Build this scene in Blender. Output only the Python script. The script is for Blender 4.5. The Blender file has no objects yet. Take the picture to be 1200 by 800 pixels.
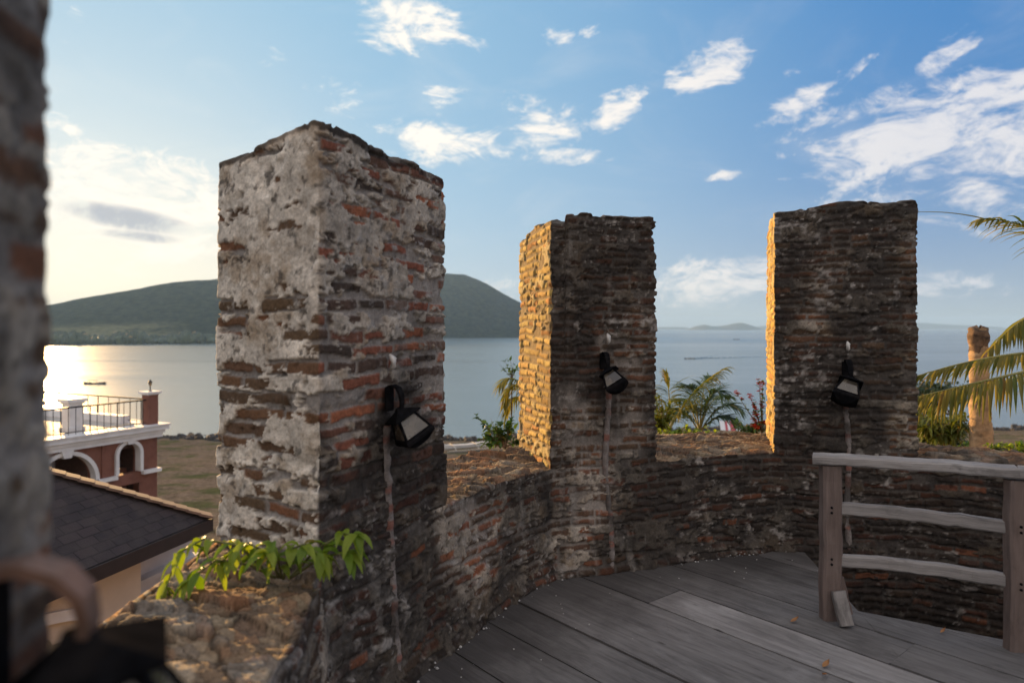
import bpy, bmesh, math, random
import numpy as np
from mathutils import Vector, Matrix, Quaternion
random.seed(7); RNG = np.random.default_rng(7)
SC = bpy.context.scene; COL = SC.collection
R = math.radians
FPX = 800.0
SEA = -20.0                       # heights are measured from the camera's eye
def W(px, py, d):                 # authoring helper: photo pixel + distance -> point
    return Vector(((px-600)/FPX*d, d, (384-py)/FPX*d))

# ---------------------------------------------------------------- numpy noise
def _h(ix, iy, iz, seed):
    h = (ix*374761393 + iy*668265263 + iz*1442695041 + seed*974634721) & 0xffffffff
    h = ((h ^ (h >> 13))*1274126177) & 0xffffffff
    h = ((h ^ (h >> 15))*2246822519) & 0xffffffff
    return ((h ^ (h >> 16)) & 0xffffff)/float(0xffffff)
def vnoise(p, seed=0):
    i = np.floor(p).astype(np.int64); f = p-i; f = f*f*(3-2*f)
    x, y, z = i[..., 0], i[..., 1], i[..., 2]
    fx, fy, fz = f[..., 0], f[..., 1], f[..., 2]
    def c(a, b, d): return _h(x+a, y+b, z+d, seed)
    a0 = c(0,0,0)*(1-fx)+c(1,0,0)*fx; a1 = c(0,1,0)*(1-fx)+c(1,1,0)*fx
    b0 = c(0,0,1)*(1-fx)+c(1,0,1)*fx; b1 = c(0,1,1)*(1-fx)+c(1,1,1)*fx
    return (a0*(1-fy)+a1*fy)*(1-fz)+(b0*(1-fy)+b1*fy)*fz
def fbm(p, sc=1.0, oc=4, seed=0, gain=.5):
    p = np.asarray(p)*np.asarray(sc); t = 0; a = 1; s = 0
    for k in range(oc):
        t = t+a*vnoise(p+k*17.3, seed+k*31); s += a; a *= gain; p = p*2.03
    return t/s
def sst(a, b, x):
    t = np.clip((x-a)/(b-a), 0, 1); return t*t*(3-2*t)
def mixc(c, col, m):
    return c*(1-m[..., None])+np.asarray(col)*m[..., None]

# ---------------------------------------------------------------- object helpers
def tag(o, label=None, cat=None, group=None, kind=None):
    if label: o['label'] = label
    if cat: o['category'] = cat
    if group: o['group'] = group
    if kind: o['kind'] = kind
    return o
def empty(name, loc=(0,0,0), rz=0.0, label=None, cat=None, group=None):
    o = bpy.data.objects.new(name, None); COL.objects.link(o)
    o.location = loc; o.rotation_euler = (0,0,rz); o.empty_display_size = .2
    return tag(o, label, cat, group)
def link_mesh(name, me, mats, parent=None):
    o = bpy.data.objects.new(name, me); COL.objects.link(o)
    for m in (mats if isinstance(mats, (list, tuple)) else [mats]): me.materials.append(m)
    if parent: o.parent = parent
    return o
def np_mesh(name, V, F, mats, parent=None, col=None, smooth=True, uv=None, midx=None):
    V = np.asarray(V, dtype=np.float32); F = np.asarray(F, dtype=np.int32); k = F.shape[1]
    me = bpy.data.meshes.new(name)
    me.vertices.add(len(V)); me.vertices.foreach_set('co', V.ravel())
    me.loops.add(F.size); me.loops.foreach_set('vertex_index', F.ravel())
    me.polygons.add(len(F)); me.polygons.foreach_set('loop_start', np.arange(0, F.size, k, dtype=np.int32))
    me.update(calc_edges=True)
    me.polygons.foreach_set('use_smooth', np.full(len(F), smooth, dtype=bool))
    if col is not None:
        a = me.attributes.new('Col', 'FLOAT_COLOR', 'POINT')
        c = np.ones((len(V), 4), dtype=np.float32); c[:, :3] = col
        a.data.foreach_set('color', c.ravel())
    if midx is not None: me.polygons.foreach_set('material_index', np.asarray(midx, dtype=np.int32))
    me.validate(); me.update()
    return link_mesh(name, me, mats, parent)
def grid_faces(n, m, closed_n=False):
    i = np.arange(n if closed_n else n-1); j = np.arange(m-1)
    I, J = np.meshgrid(i, j, indexing='ij'); I2 = (I+1) % n
    return np.stack([I*m+J, I2*m+J, I2*m+J+1, I*m+J+1], -1).reshape(-1, 4)
class MB:                          # collects simple solids into ONE mesh
    def __init__(s): s.v = []; s.f = []; s.m = []
    def add(s, v, f, m=0):
        o = len(s.v); s.v += [tuple(p) for p in v]; s.f += [tuple(i+o for i in q) for q in f]; s.m += [m]*len(f); return s
    def box(s, c, d, M=None, m=0):
        x, y, z = d[0]/2, d[1]/2, d[2]/2; c = Vector(c)
        P = [Vector((a*x, b*y, e*z)) for e in (-1,1) for a, b in ((-1,-1),(1,-1),(1,1),(-1,1))]
        P = [(M @ p if M else p)+c for p in P]
        return s.add(P, [(3,2,1,0),(4,5,6,7),(0,1,5,4),(1,2,6,5),(2,3,7,6),(3,0,4,7)], m)
    def bar(s, a, b, w, h, m=0, up=(0,0,1)):
        a, b = Vector(a), Vector(b); t = (b-a); L = t.length; t.normalize(); u = Vector(up)
        x = t.cross(u)
        if x.length < 1e-4: x = t.cross(Vector((1,0,0)))
        x.normalize(); z = x.cross(t)
        return s.box((a+b)/2, (w, L, h), Matrix((x, t, z)).transposed(), m)
    def tube(s, pts, rad, n=8, m=0, cap=True):
        pts = [Vector(p) for p in pts]; rad = rad if isinstance(rad, (list, tuple)) else [rad]*len(pts)
        vs = []; fs = []; ref = Vector((.31, .17, .93))
        for i, p in enumerate(pts):
            t = (pts[min(i+1, len(pts)-1)]-pts[max(i-1, 0)]).normalized()
            x = t.cross(ref)
            if x.length < .05: x = t.cross(Vector((1, 0, 0)))
            x.normalize(); y = t.cross(x)
            for k in range(n):
                a = 2*math.pi*k/n; vs.append(p+(x*math.cos(a)+y*math.sin(a))*rad[i])
        for i in range(len(pts)-1):
            for k in range(n):
                k2 = (k+1) % n; fs.append((i*n+k, i*n+k2, (i+1)*n+k2, (i+1)*n+k))
        if cap: fs += [tuple(range(n-1, -1, -1)), tuple(range((len(pts)-1)*n, len(pts)*n))]
        return s.add(vs, fs, m)
    def loft(s, rings, m=0, cap=True):
        n = len(rings[0]); vs = [p for r in rings for p in r]; fs = []
        for i in range(len(rings)-1):
            for k in range(n):
                k2 = (k+1) % n; fs.append((i*n+k, i*n+k2, (i+1)*n+k2, (i+1)*n+k))
        if cap: fs += [tuple(range(n-1, -1, -1)), tuple(range((len(rings)-1)*n, len(rings)*n))]
        return s.add(vs, fs, m)
    def build(s, name, mats, parent=None, smooth=False, bevel=0.0, loc=None):
        me = bpy.data.meshes.new(name); me.from_pydata([tuple(p) for p in s.v], [], s.f)
        me.polygons.foreach_set('material_index', s.m)
        if bevel:
            bm = bmesh.new(); bm.from_mesh(me)
            ed = [e for e in bm.edges if len(e.link_faces) == 2 and e.calc_face_angle(0) > .5]
            bmesh.ops.bevel(bm, geom=ed, offset=bevel, segments=2, affect='EDGES', clamp_overlap=True)
            bm.to_mesh(me); bm.free()
        me.polygons.foreach_set('use_smooth', [smooth]*len(me.polygons)); me.update()
        o = link_mesh(name, me, mats, parent)
        if loc: o.location = loc
        return o
def outline_solid(name, outlines, depth, M, mats, parent=None):
    """flat plate with holes: 2-D outlines (first outer, rest holes), thickness depth, placed by matrix M"""
    cu = bpy.data.curves.new(name, 'CURVE'); cu.dimensions = '2D'; cu.fill_mode = 'BOTH'; cu.extrude = depth/2
    for ol in outlines:
        sp = cu.splines.new('POLY'); sp.points.add(len(ol)-1); sp.use_cyclic_u = True
        for p, q in zip(sp.points, ol): p.co = (q[0], q[1], 0, 1)
    tmp = bpy.data.objects.new('tmp', cu); COL.objects.link(tmp)
    dg = bpy.context.evaluated_depsgraph_get(); dg.update()
    me = bpy.data.meshes.new_from_object(tmp.evaluated_get(dg)); me.name = name
    me.transform(M); bpy.data.objects.remove(tmp); bpy.data.curves.remove(cu)
    me.materials.clear()
    return link_mesh(name, me, mats, parent)

# ---------------------------------------------------------------- materials
class NT:
    def __init__(s, tree): s.t = tree
    def n(s, typ, ins=None, **pr):
        x = s.t.nodes.new(typ)
        for k, v in pr.items(): setattr(x, k, v)
        for k, v in (ins or {}).items():
            if isinstance(v, bpy.types.NodeSocket): s.t.links.new(v, x.inputs[k])
            else: x.inputs[k].default_value = v
        return x
    def math(s, op, a, b=0.0, c=0.0, clamp=False):
        return s.n('ShaderNodeMath', {0: a, 1: b, 2: c}, operation=op, use_clamp=clamp).outputs[0]
    def noise(s, vec, scale, detail=4, rough=.55, dist=0.0):
        d = {'Scale': scale, 'Detail': detail, 'Roughness': rough, 'Distortion': dist}
        if vec is not None: d['Vector'] = vec
        return s.n('ShaderNodeTexNoise', d).outputs['Fac']
    def ss(s, x, a, b, lo=0.0, hi=1.0):
        return s.n('ShaderNodeMapRange', {0: x, 1: a, 2: b, 3: lo, 4: hi}, interpolation_type='SMOOTHSTEP').outputs[0]
    def mix(s, f, a, b, mode='MIX'):
        x = s.n('ShaderNodeMix', data_type='RGBA', blend_type=mode)
        for k, v in ((0, f), (6, a), (7, b)):
            if isinstance(v, bpy.types.NodeSocket): s.t.links.new(v, x.inputs[k])
            else: x.inputs[k].default_value = (*v, 1) if isinstance(v, (tuple, list)) and len(v) == 3 else v
        return x.outputs[2]
    def mapping(s, vec, scale=(1,1,1), rot=(0,0,0), loc=(0,0,0)):
        return s.n('ShaderNodeMapping', {'Vector': vec, 'Scale': scale, 'Rotation': rot, 'Location': loc}).outputs[0]
def mat(name):
    m = bpy.data.materials.new(name); m.use_nodes = True; t = m.node_tree; t.nodes.clear(); n = NT(t)
    out = n.n('ShaderNodeOutputMaterial'); b = n.n('ShaderNodeBsdfPrincipled')
    t.links.new(b.outputs[0], out.inputs[0]); return m, n, b, out
def wornmat(name, col, rough=.7, var=.25, scale=8.0, bump=.15, bscale=60.0, metal=0.0, dirt=None, dirt_amt=.5, dscale=3.0, spec=.3):
    m, n, b, out = mat(name)
    co = n.n('ShaderNodeTexCoord').outputs['Object']
    k = n.noise(co, scale, 5, .6)
    c = n.mix(n.ss(k, .25, .75), tuple(x*(1-var) for x in col), tuple(min(1, x*(1+var)) for x in col))
    if dirt: c = n.mix(n.math('MULTIPLY', n.ss(n.noise(co, dscale, 6, .65), .45, .7), dirt_amt), c, dirt)
    n.t.links.new(c, b.inputs['Base Color'])
    n.t.links.new(n.ss(k, .2, .8, rough-.1, min(1, rough+.1)), b.inputs['Roughness'])
    b.inputs['Metallic'].default_value = metal; b.inputs['Specular IOR Level'].default_value = spec
    if bump:
        bp = n.n('ShaderNodeBump', {'Strength': bump, 'Distance': .01, 'Height': n.noise(co, bscale, 4, .6)})
        n.t.links.new(bp.outputs[0], b.inputs['Normal'])
    return m
def leafmat(name, c1, c2, trans=.35, scale=3.0, tcol=None, rough=.5):
    m, n, b, out = mat(name)
    g = n.n('ShaderNodeNewGeometry').outputs['Random Per Island']
    co = n.n('ShaderNodeTexCoord').outputs['Object']
    f = n.math('MULTIPLY_ADD', n.noise(co, scale, 3), .6, n.math('MULTIPLY', g, .5))
    c = n.mix(n.ss(f, .2, .8), c1, c2); c = n.mix(n.ss(g, .945, .955, 0, .8), c, (.24,.15,.045)); n.t.links.new(c, b.inputs['Base Color'])
    b.inputs['Roughness'].default_value = rough; b.inputs['Specular IOR Level'].default_value = .35
    tr = n.n('ShaderNodeBsdfTranslucent', {'Color': n.mix(1.0, c, tcol or (1.0, 1.0, .45), 'MULTIPLY')})
    mx = n.n('ShaderNodeMixShader', {0: trans, 1: b.outputs[0], 2: tr.outputs[0]})
    n.t.links.new(mx.outputs[0], out.inputs[0]); return m
M = {}
def make_masonry_mat(name, fine=70.0, bump=.5):
    m, n, b, out = mat(name)
    at = n.n('ShaderNodeAttribute', attribute_name='Col').outputs['Color']
    co = n.n('ShaderNodeTexCoord').outputs['Object']
    k = n.noise(co, fine, 5, .65); k2 = n.noise(co, fine*3, 3, .6)
    f = n.math('MULTIPLY_ADD', k, .9, n.math('MULTIPLY', k2, .5))
    g = n.ss(f, .35, 1.05, .62, 1.38)
    cc = n.n('ShaderNodeCombineColor', {0: g, 1: g, 2: g}).outputs[0]
    n.t.links.new(n.mix(1.0, at, cc, 'MULTIPLY'), b.inputs['Base Color'])
    b.inputs['Roughness'].default_value = .93; b.inputs['Specular IOR Level'].default_value = .12
    bp = n.n('ShaderNodeBump', {'Strength': bump, 'Distance': .006, 'Height': f})
    n.t.links.new(bp.outputs[0], b.inputs['Normal'])
    return m
M['masonry'] = make_masonry_mat('old_masonry')
# ================================================================ camera, sun, sky
cam = bpy.data.objects.new('camera', bpy.data.cameras.new('camera')); COL.objects.link(cam); SC.camera = cam
cam.data.lens = 24; cam.data.sensor_width = 36; cam.rotation_euler = (R(90), 0, 0)
cam.data.shift_y = -16/1200; cam.data.clip_start = .02; cam.data.clip_end = 60000
cam.data.dof.use_dof = True; cam.data.dof.focus_distance = 4.7; cam.data.dof.aperture_fstop = 1.8
SUN_AZ, SUN_EL = 35.6, 8.0       # degrees left of the view axis, above the horizon
sd = Vector((-math.sin(R(SUN_AZ))*math.cos(R(SUN_EL)), math.cos(R(SUN_AZ))*math.cos(R(SUN_EL)), math.sin(R(SUN_EL))))
sun = bpy.data.objects.new('sun', bpy.data.lights.new('sun', 'SUN')); COL.objects.link(sun)
sun.data.energy = 5.0; sun.data.angle = R(.6); sun.data.color = (1.0, .60, .24)
sun.rotation_euler = (-sd).to_track_quat('-Z', 'Y').to_euler()
SC.view_settings.view_transform = 'Standard'; SC.view_settings.look = 'None'; SC.view_settings.gamma = 1
SC.view_settings.use_curve_mapping = False
EXPO = 1.28
SC.view_settings.exposure = EXPO
world = bpy.data.worlds.new('World'); SC.world = world; world.use_nodes = True
wt = world.node_tree; wt.nodes.clear(); w = NT(wt)
wout = w.n('ShaderNodeOutputWorld')
sky = w.n('ShaderNodeTexSky', sky_type='NISHITA', sun_disc=False, sun_elevation=R(SUN_EL), sun_rotation=R(-SUN_AZ),
          altitude=20, air_density=1.0, dust_density=1.2, ozone_density=2.5)
SKY_S = .15
gdir = w.n('ShaderNodeTexCoord').outputs['Generated']
sep = w.n('ShaderNodeSeparateXYZ', {0: gdir}).outputs
az = w.math('ARCTAN2', sep[0], sep[1]); el = w.math('ARCSINE', sep[2])
def dirc(px, py):
    x = (px-600)/FPX; z = (384-py)/FPX; return math.atan2(x, 1), math.atan2(z, math.hypot(x, 1))
q = w.n('ShaderNodeCombineXYZ', {0: az, 1: el, 2: 0.0}).outputs[0]
nz1 = w.noise(w.mapping(q, (1, 1.9, 1), rot=(0, 0, R(-20))), 11.0, 9, .66, .9)
nz2 = w.noise(w.mapping(q, (1, 2.4, 1), rot=(0, 0, R(-24))), 36.0, 7, .62, .6)
def ellipse(px, py, rx, ry, rot, s):
    a0, e0 = dirc(px, py); c, sn = math.cos(R(rot)), math.sin(R(rot)); rx /= FPX; ry /= FPX
    da = w.math('SUBTRACT', az, a0); de = w.math('SUBTRACT', el, e0)
    u = w.math('MULTIPLY_ADD', de, sn/rx, w.math('MULTIPLY', da, c/rx))
    v = w.math('MULTIPLY_ADD', de, c/ry, w.math('MULTIPLY', da, -sn/ry))
    r2 = w.math('MULTIPLY_ADD', u, u, w.math('MULTIPLY', v, v))
    return w.math('MULTIPLY', w.math('SUBTRACT', 1.0, r2, clamp=True), s)
def cover(lst):
    d = None
    for e in lst:
        x = ellipse(*e); d = x if d is None else w.math('MAXIMUM', d, x)
    return d
CL = [(482,32,100,38,-10,1.0),(545,45,36,16,25,.5),(512,168,110,34,0,1.0),(522,108,44,40,30,.62),(590,128,60,26,10,.55),(645,150,66,30,8,.9),(722,127,46,24,30,1.0),
      (668,185,66,14,-4,.9),(832,80,60,30,14,1.0),(657,38,26,19,0,.75),(697,36,34,9,5,.5),(932,128,58,22,18,1.0),(965,146,90,22,10,.85),(1085,150,120,60,5,1.15),
      (1110,185,200,80,-8,.84),(1112,62,52,18,38,.85),(1012,72,36,15,30,.55),(1195,95,40,14,10,.7),(925,85,14,10,0,.5),(845,206,34,9,15,.65),(918,184,16,9,0,.55),(1010,182,14,9,0,.5),
      (150,235,160,66,-4,1.15),(110,215,110,30,8,1.0),(82,30,26,24,0,.7),(76,146,28,14,0,.7),(128,180,22,11,0,.6),(165,203,70,26,0,1.0),(205,280,90,34,0,1.0),(200,208,22,9,0,.6),
      (840,328,150,36,0,.85),(1140,335,130,18,0,.6),(590,335,60,20,0,.6),(370,95,100,30,-25,.36),(1170,262,90,16,4,.45),(60,300,120,40,0,.5)]
cov = cover(CL)
turb = w.math('MULTIPLY_ADD', w.math('SUBTRACT', nz2, .5), .9, w.math('MULTIPLY', w.math('SUBTRACT', nz1, .5), 2.6))
dens = w.ss(w.math('MULTIPLY_ADD', cov, .9, turb), .30, 1.02)
dens = w.math('MULTIPLY', dens, w.ss(cov, .0, .25))
haze_cl = w.math('MULTIPLY', w.ss(w.noise(w.mapping(q, (1, 2.2, 1), rot=(0, 0, R(18))), 5.0, 7, .6, .8), .45, .8), .16)
dens = w.math('MAXIMUM', w.math('MULTIPLY', dens, .92), haze_cl)
grey = w.ss(w.math('ADD', w.math('MULTIPLY', cover([(150,256,85,17,-7,1.0),(165,277,60,9,-3,.8),(1130,215,120,40,0,.30)]), .7), w.math('MULTIPLY', nz1, .6)), .5, .95)
# warm air near the sun, cool elsewhere
dot = w.n('ShaderNodeVectorMath', {0: gdir, 1: tuple(sd)}, operation='DOT_PRODUCT').outputs['Value']
near = w.ss(dot, .34, 1.02)
vnear = w.ss(dot, .88, 1.0)
skyp = w.n('ShaderNodeGamma', {'Color': sky.outputs[0], 'Gamma': .55}).outputs[0]
elp = w.math('MAXIMUM', el, 0.0)
hz = w.math('POWER', 2.718, w.math('MULTIPLY', elp, -7.5))                # thick low air
top_c = w.mix(near, (.03,.57,1.58), (.86,1.58,2.15))
low_c = w.mix(near, (1.24,1.44,1.64), (1.85,2.0,2.1))
air = w.mix(hz, top_c, low_c)
air = w.mix(w.math('MULTIPLY', vnear, w.math('POWER', 2.718, w.math('MULTIPLY', elp, -6.0))), air, (3.7,3.15,2.2))
skyc = w.mix(.12, air, skyp)
cl_col = w.mix(near, (2.35,2.3,2.35), (3.5,3.15,2.7))
cl_col = w.mix(w.ss(turb, -.75, .35), w.mix(.55, cl_col, skyc), cl_col)
cl_col = w.mix(grey, cl_col, (1.45,1.5,1.62))
# bright neutral sky added out of view, overhead and behind, as fill light
fill_sky = w.math('MAXIMUM', w.ss(el, .62, 1.0), w.ss(sep[1], .15, -.35))
fill_sky = w.math('MULTIPLY', fill_sky, w.ss(w.noise(gdir, 2.2, 6, .6), .25, .6))
skyc = w.mix(fill_sky, skyc, (3.3,3.02,2.9))
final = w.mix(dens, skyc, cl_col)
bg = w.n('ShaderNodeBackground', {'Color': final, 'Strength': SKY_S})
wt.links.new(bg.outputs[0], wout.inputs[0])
# ================================================================ the tower: parapet wall and merlons
SILL = -.91; FLOOR = -1.6
PS = [(-.25,-.9),(-.42,.05),(-.578,.87),(-.61,1.6),(-.67,2.3),(-.75,2.66),(-.344,3.53),(-.06,4.05),(.25,4.44),(.99,4.67),(1.45,4.87),
      (1.92,5.0),(2.88,4.85),(3.41,4.55),(4.0,3.8),(4.3,2.6),(4.2,1.2),(3.8,.2)]
PO = [(-1.0,-1.0),(-1.12,.0),(-1.22,.84),(-1.30,1.7),(-1.29,2.4),(-1.285,2.98),(-1.0,4.1),(-.47,4.82),(.05,5.3),(.85,5.85),(1.5,6.0),
      (2.235,6.0),(3.2,5.5),(3.85,5.05),(4.55,4.2),(5.0,2.7),(4.9,1.1),(4.4,-.1)]
PS = np.array(PS); PO = np.array(PO)
ARC = np.concatenate([[0], np.cumsum(np.linalg.norm(np.diff(PS, axis=0), axis=1))])

BR = np.array([(.20,.075,.05),(.15,.07,.05),(.11,.066,.05),(.075,.052,.043),(.27,.10,.055),(.05,.041,.037)])
def masonry(u, v, P, plaster, dark, white, tan, ch=.064, seed=3, blen=.21, brown=0.0, lime=1.0, rel=1.0):
    """old thin-brick work: returns relief (m) and albedo for points with wall coordinates u (along) and v (up)"""
    ones = np.ones_like(u)
    plaster, dark, white, tan = [ones*x for x in (plaster, dark, white, tan)]
    n1 = fbm(P, 2.6, 3, seed); n2 = fbm(P, 11., 3, seed+5); n3 = fbm(P, 45., 3, seed+9)
    vv = v+.05*(n1-.5)+.022*(n2-.5)
    r = np.floor(vv/ch).astype(np.int64); fv = vv/ch-r
    z0 = np.zeros_like(r)
    bl = blen*(.7+.7*_h(r, z0, z0, seed+1))
    uu = (u+.05*(n2-.5))/bl+_h(r, z0, z0, seed+2)*9
    b = np.floor(uu).astype(np.int64); fu = uu-b
    k1, k2, k3, k4 = [_h(r, b, z0, seed+20+k) for k in range(4)]
    tv = .52+.26*k1
    dv = (tv/2-np.abs(fv-.5-.1*(k2-.5)))*ch; du = (.5-np.abs(fu-.5))*bl-.008
    d = np.minimum(dv, du)+.009*(n3-.5)+.012*(n2-.5)
    m = sst(-.001, .004, d)*(k4 > .12)
    # render (lime plaster) that survives in patches, breaking along the courses
    ps = fbm(P, (4.2, 4.2, 9.5), 5, seed+40, .6)*.56+fbm(P, (13., 13., 22.), 5, seed+50, .6)*.44
    ps = ps-.10*(_h(r, z0, z0+3, seed+5) > .62)-.05*(k1 > .72)*m+.03*(k1 < .3)
    thr = .47+.30*(.5-plaster)
    pl = sst(-.008, .012, ps-thr-.035*m*(k3-.2))
    h = m*(.006+.011*k3)+.010*(n2-.5)+.007*(n3-.5)-.004
    hp = .017+.012*(n1-.5)+.010*(n2-.5)+.006*(n3-.5)
    h = h*(1-pl)+hp*pl
    ci = (k2*5.999).astype(int)
    brick = BR[ci]*(.75+.5*n3[..., None])
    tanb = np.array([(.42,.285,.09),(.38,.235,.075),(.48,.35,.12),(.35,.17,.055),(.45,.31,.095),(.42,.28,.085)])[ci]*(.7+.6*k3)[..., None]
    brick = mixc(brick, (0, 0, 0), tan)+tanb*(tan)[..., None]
    brick = mixc(brick, (.115,.075,.042), ones*brown*(.55+.4*k3))
    mort = np.array((.235,.215,.195))*(.6+.8*n2[..., None])
    mort = mixc(mort, (.22,.155,.07), tan*.85)
    c = brick*m[..., None]+mort*(1-m[..., None])
    p9 = fbm(P, (7., 7., 10.), 5, seed+60, .62); p30 = fbm(P, 34., 4, seed+61, .6)
    pc = np.array((.47,.425,.36))*(np.clip(.18+1.05*p9+.62*(p30-.35), .2, 1.35)*lime)[..., None]
    pc = mixc(pc, (.25,.18,.11), sst(.50, .70, fbm(P, 6.5, 5, seed+63, .6))*.65)
    pc = mixc(pc, (.06,.052,.045), sst(.60, .72, fbm(P, 27., 4, seed+64, .6))*.8)
    ckp = sst(.022, .0, np.abs(fbm(P, 8., 4, seed+66)-.5)); pc = pc*(1-.55*ckp*sst(.4, .6, p9))[..., None]
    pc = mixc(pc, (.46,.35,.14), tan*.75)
    h = h+pl*.012*(p30-.5)+pl*.014*(p9-.5)
    c = c*(1-pl[..., None])+pc*pl[..., None]
    # black lichen in broad stains, grey crust flecks
    st = fbm(P, (2.2, 2.2, 1.5), 5, seed+70, .6)
    fl = fbm(P, (16., 16., 24.), 4, seed+80)
    lk = np.clip(sst(.0, .3, st-(.80-.62*dark)), 0, 1)*np.clip(.55+dark*.6, 0, .96)
    keep = (k4 > .90)*m*(.25+.5*k1)*(1-pl)
    lkf = lk*(1-.8*keep)
    lic = np.array((.034,.0315,.030))*(.45+1.1*fbm(P, 30., 4, seed+72)[..., None])
    c = c*(1-(.60+.12*np.clip(dark, 0, 1))*lkf)[..., None]
    run = sst(.57, .70, fbm(P, (17., 17., 1.3), 5, seed+76, .6))*sst(.45, .62, fbm(P, 2.6, 3, seed+77))*sst(.25, .6, white)
    c = mixc(c, (.25,.24,.225), run*.6)
    c = mixc(c, lic, lkf*(.36+.52*sst(.42, .62, fbm(P, (8., 8., 13.), 4, seed+74))))
    fl2 = fbm(P, (26., 26., 62.), 5, seed+85, .62)
    wf = sst(-.01, .09, np.maximum(fl2-.03, fl)-(.70-.20*white))*sst(.44, .60, fbm(P, (3., 3., 4.5), 4, seed+90))*sst(.3, .7, white*2)
    c = mixc(c, (.27,.262,.25), wf*(.3+.6*sst(.3, .7, n3)))
    sp = sst(.80, .86, vnoise(P*46., seed+95))*white
    sp = sp*sst(.52, .66, fbm(P, 4.5, 3, seed+98)); c = mixc(c, (.36,.35,.33), sp*.6)
    h = h+.004*wf
    pit = sst(.70, .85, fbm(P, 21., 3, seed+97))*(1-.85*tan); h = h-.014*pit; c = c*(1-.45*pit[..., None])
    c = c*(1+np.clip(dark, 0, 1)[..., None]*np.array((.08, -.01, -.09)))
    return h*rel, np.clip(c, .012, .8)

def displaced(name, base, nrm, h, col, faces, parent=None):
    V = base+nrm*h[..., None]
    return np_mesh(name, V.reshape(-1, 3), faces, M['masonry'], parent, col=col.reshape(-1, 3))

# ---- parapet wall --------------------------------------------------------
def resample_path(i0, i1, step):
    S, O, U = [], [], []
    for i in range(i0, i1):
        L = ARC[i+1]-ARC[i]; n = max(2, int(L/step(i)))
        for k in range(n):
            t = k/n; S.append(PS[i]*(1-t)+PS[i+1]*t); O.append(PO[i]*(1-t)+PO[i+1]*t); U.append(ARC[i]+t*L)
    S.append(PS[i1]); O.append(PO[i1]); U.append(ARC[i1])
    return np.array(S), np.array(O), np.array(U)
def smooth1(a, k):
    if k < 2: return a
    p = np.pad(a, ((k, k),)+((0, 0),)*(a.ndim-1), mode='edge')
    ker = np.ones(2*k+1)/(2*k+1)
    return np.stack([np.convolve(p[:, j], ker, 'valid') for j in range(a.shape[1])], 1)
STEP = {0:.05,1:.012,2:.010,3:.008,4:.006,5:.0065,6:.0075,7:.008,8:.008,9:.009,10:.009,11:.009,12:.011,13:.013,14:.03,15:.05,16:.05}
S, O, U = resample_path(0, 17, lambda i: STEP[i])
S = smooth1(S, 3); O = smooth1(O, 5)
N2 = O-S; N2 /= np.linalg.norm(N2, axis=1)[:, None]          # outward in plan
nt = len(S)
prof = []                                                     # (kind, value): inner height, sill fraction, outer height
zin = np.concatenate([np.linspace(-3.6, -2.5, 24, endpoint=False), np.linspace(-2.5, -1.85, 58, endpoint=False), np.arange(-1.85, SILL-.004, .007)])
fs = np.concatenate([np.linspace(.012, .5, 62, endpoint=False), np.linspace(.5, .988, 52)])
zout = np.concatenate([np.arange(SILL-.02, -1.5, -.03), np.linspace(-1.5, -11, 40)])
nz, nf, no = len(zin), len(fs), len(zout); nc = nz+nf+no
base = np.zeros((nt, nc, 3))
bat = np.where(zin < FLOOR, .07, .07*(SILL-zin)/(SILL-FLOOR))   # slight batter inwards to the floor
base[:, :nz, :2] = S[:, None]-N2[:, None]*bat[None, :, None]; base[:, :nz, 2] = zin
base[:, nz:nz+nf, :2] = S[:, None]*(1-fs)[None, :, None]+O[:, None]*fs[None, :, None]
xs = S[:, None, 0]*0+fs[None]
base[:, nz:nz+nf, 2] = SILL-.012*xs
base[:, nz+nf:, :2] = O[:, None]+N2[:, None]*(.02*(SILL-zout))[None, :, None]; base[:, nz+nf:, 2] = zout
du = np.gradient(base, axis=0); dv = np.gradient(base, axis=1)
nrm = np.cross(dv, du); nrm /= np.linalg.norm(nrm, axis=2)[..., None]+1e-9
if nrm[nt//2, nz//2, 1] > 0: nrm = -nrm
uu = np.repeat(U[:, None], nc, 1)
hh = np.zeros((nt, nc)); cc = np.zeros((nt, nc, 3))
# inner face
P = base[:, :nz]; px = P[..., 0]; z = P[..., 2]
dk = .50+.22*sst(.2, 1.2, px)+.12*sst(-1.3, -1.6, z); wh = .62-.22*sst(.7, 2.2, px)
hh[:, :nz], cc[:, :nz] = masonry(uu[:, :nz], z, P, .47-.17*sst(.5, 1.8, px), dk+.30, wh-.08, 0.0, ch=.052, blen=.18, brown=.4, lime=.85)
# foot of the wall: a line of rubble and mortar leaning on the deck
foot = sst(FLOOR+.10, FLOOR-.02, z)*(.3+1.2*fbm(P, 7., 4, 77)); hh[:, :nz] += .05*foot
# sill: flat lumps of brick and lime, worn
P = base[:, nz:nz+nf]
def worley(x, y, seed):
    ix, iy = np.floor(x).astype(np.int64), np.floor(y).astype(np.int64); f1 = np.full(x.shape, 9.); f2 = np.full(x.shape, 9.); idv = np.zeros(x.shape); z0 = np.zeros_like(ix); gx_ = np.zeros(x.shape); gy_ = np.zeros(x.shape)
    for a_ in (-1, 0, 1):
        for b_ in (-1, 0, 1):
            jx, jy = ix+a_, iy+b_; qx = jx+_h(jx, jy, z0, seed); qy = jy+_h(jx, jy, z0, seed+1); dd = np.hypot(x-qx, y-qy); r_ = _h(jx, jy, z0, seed+2)
            n_ = dd < f1; f2 = np.where(n_, f1, np.minimum(f2, dd)); idv = np.where(n_, r_, idv); gx_ = np.where(n_, x-qx, gx_); gy_ = np.where(n_, y-qy, gy_); f1 = np.where(n_, dd, f1)
    return f1, f2, idv, gx_, gy_
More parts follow.
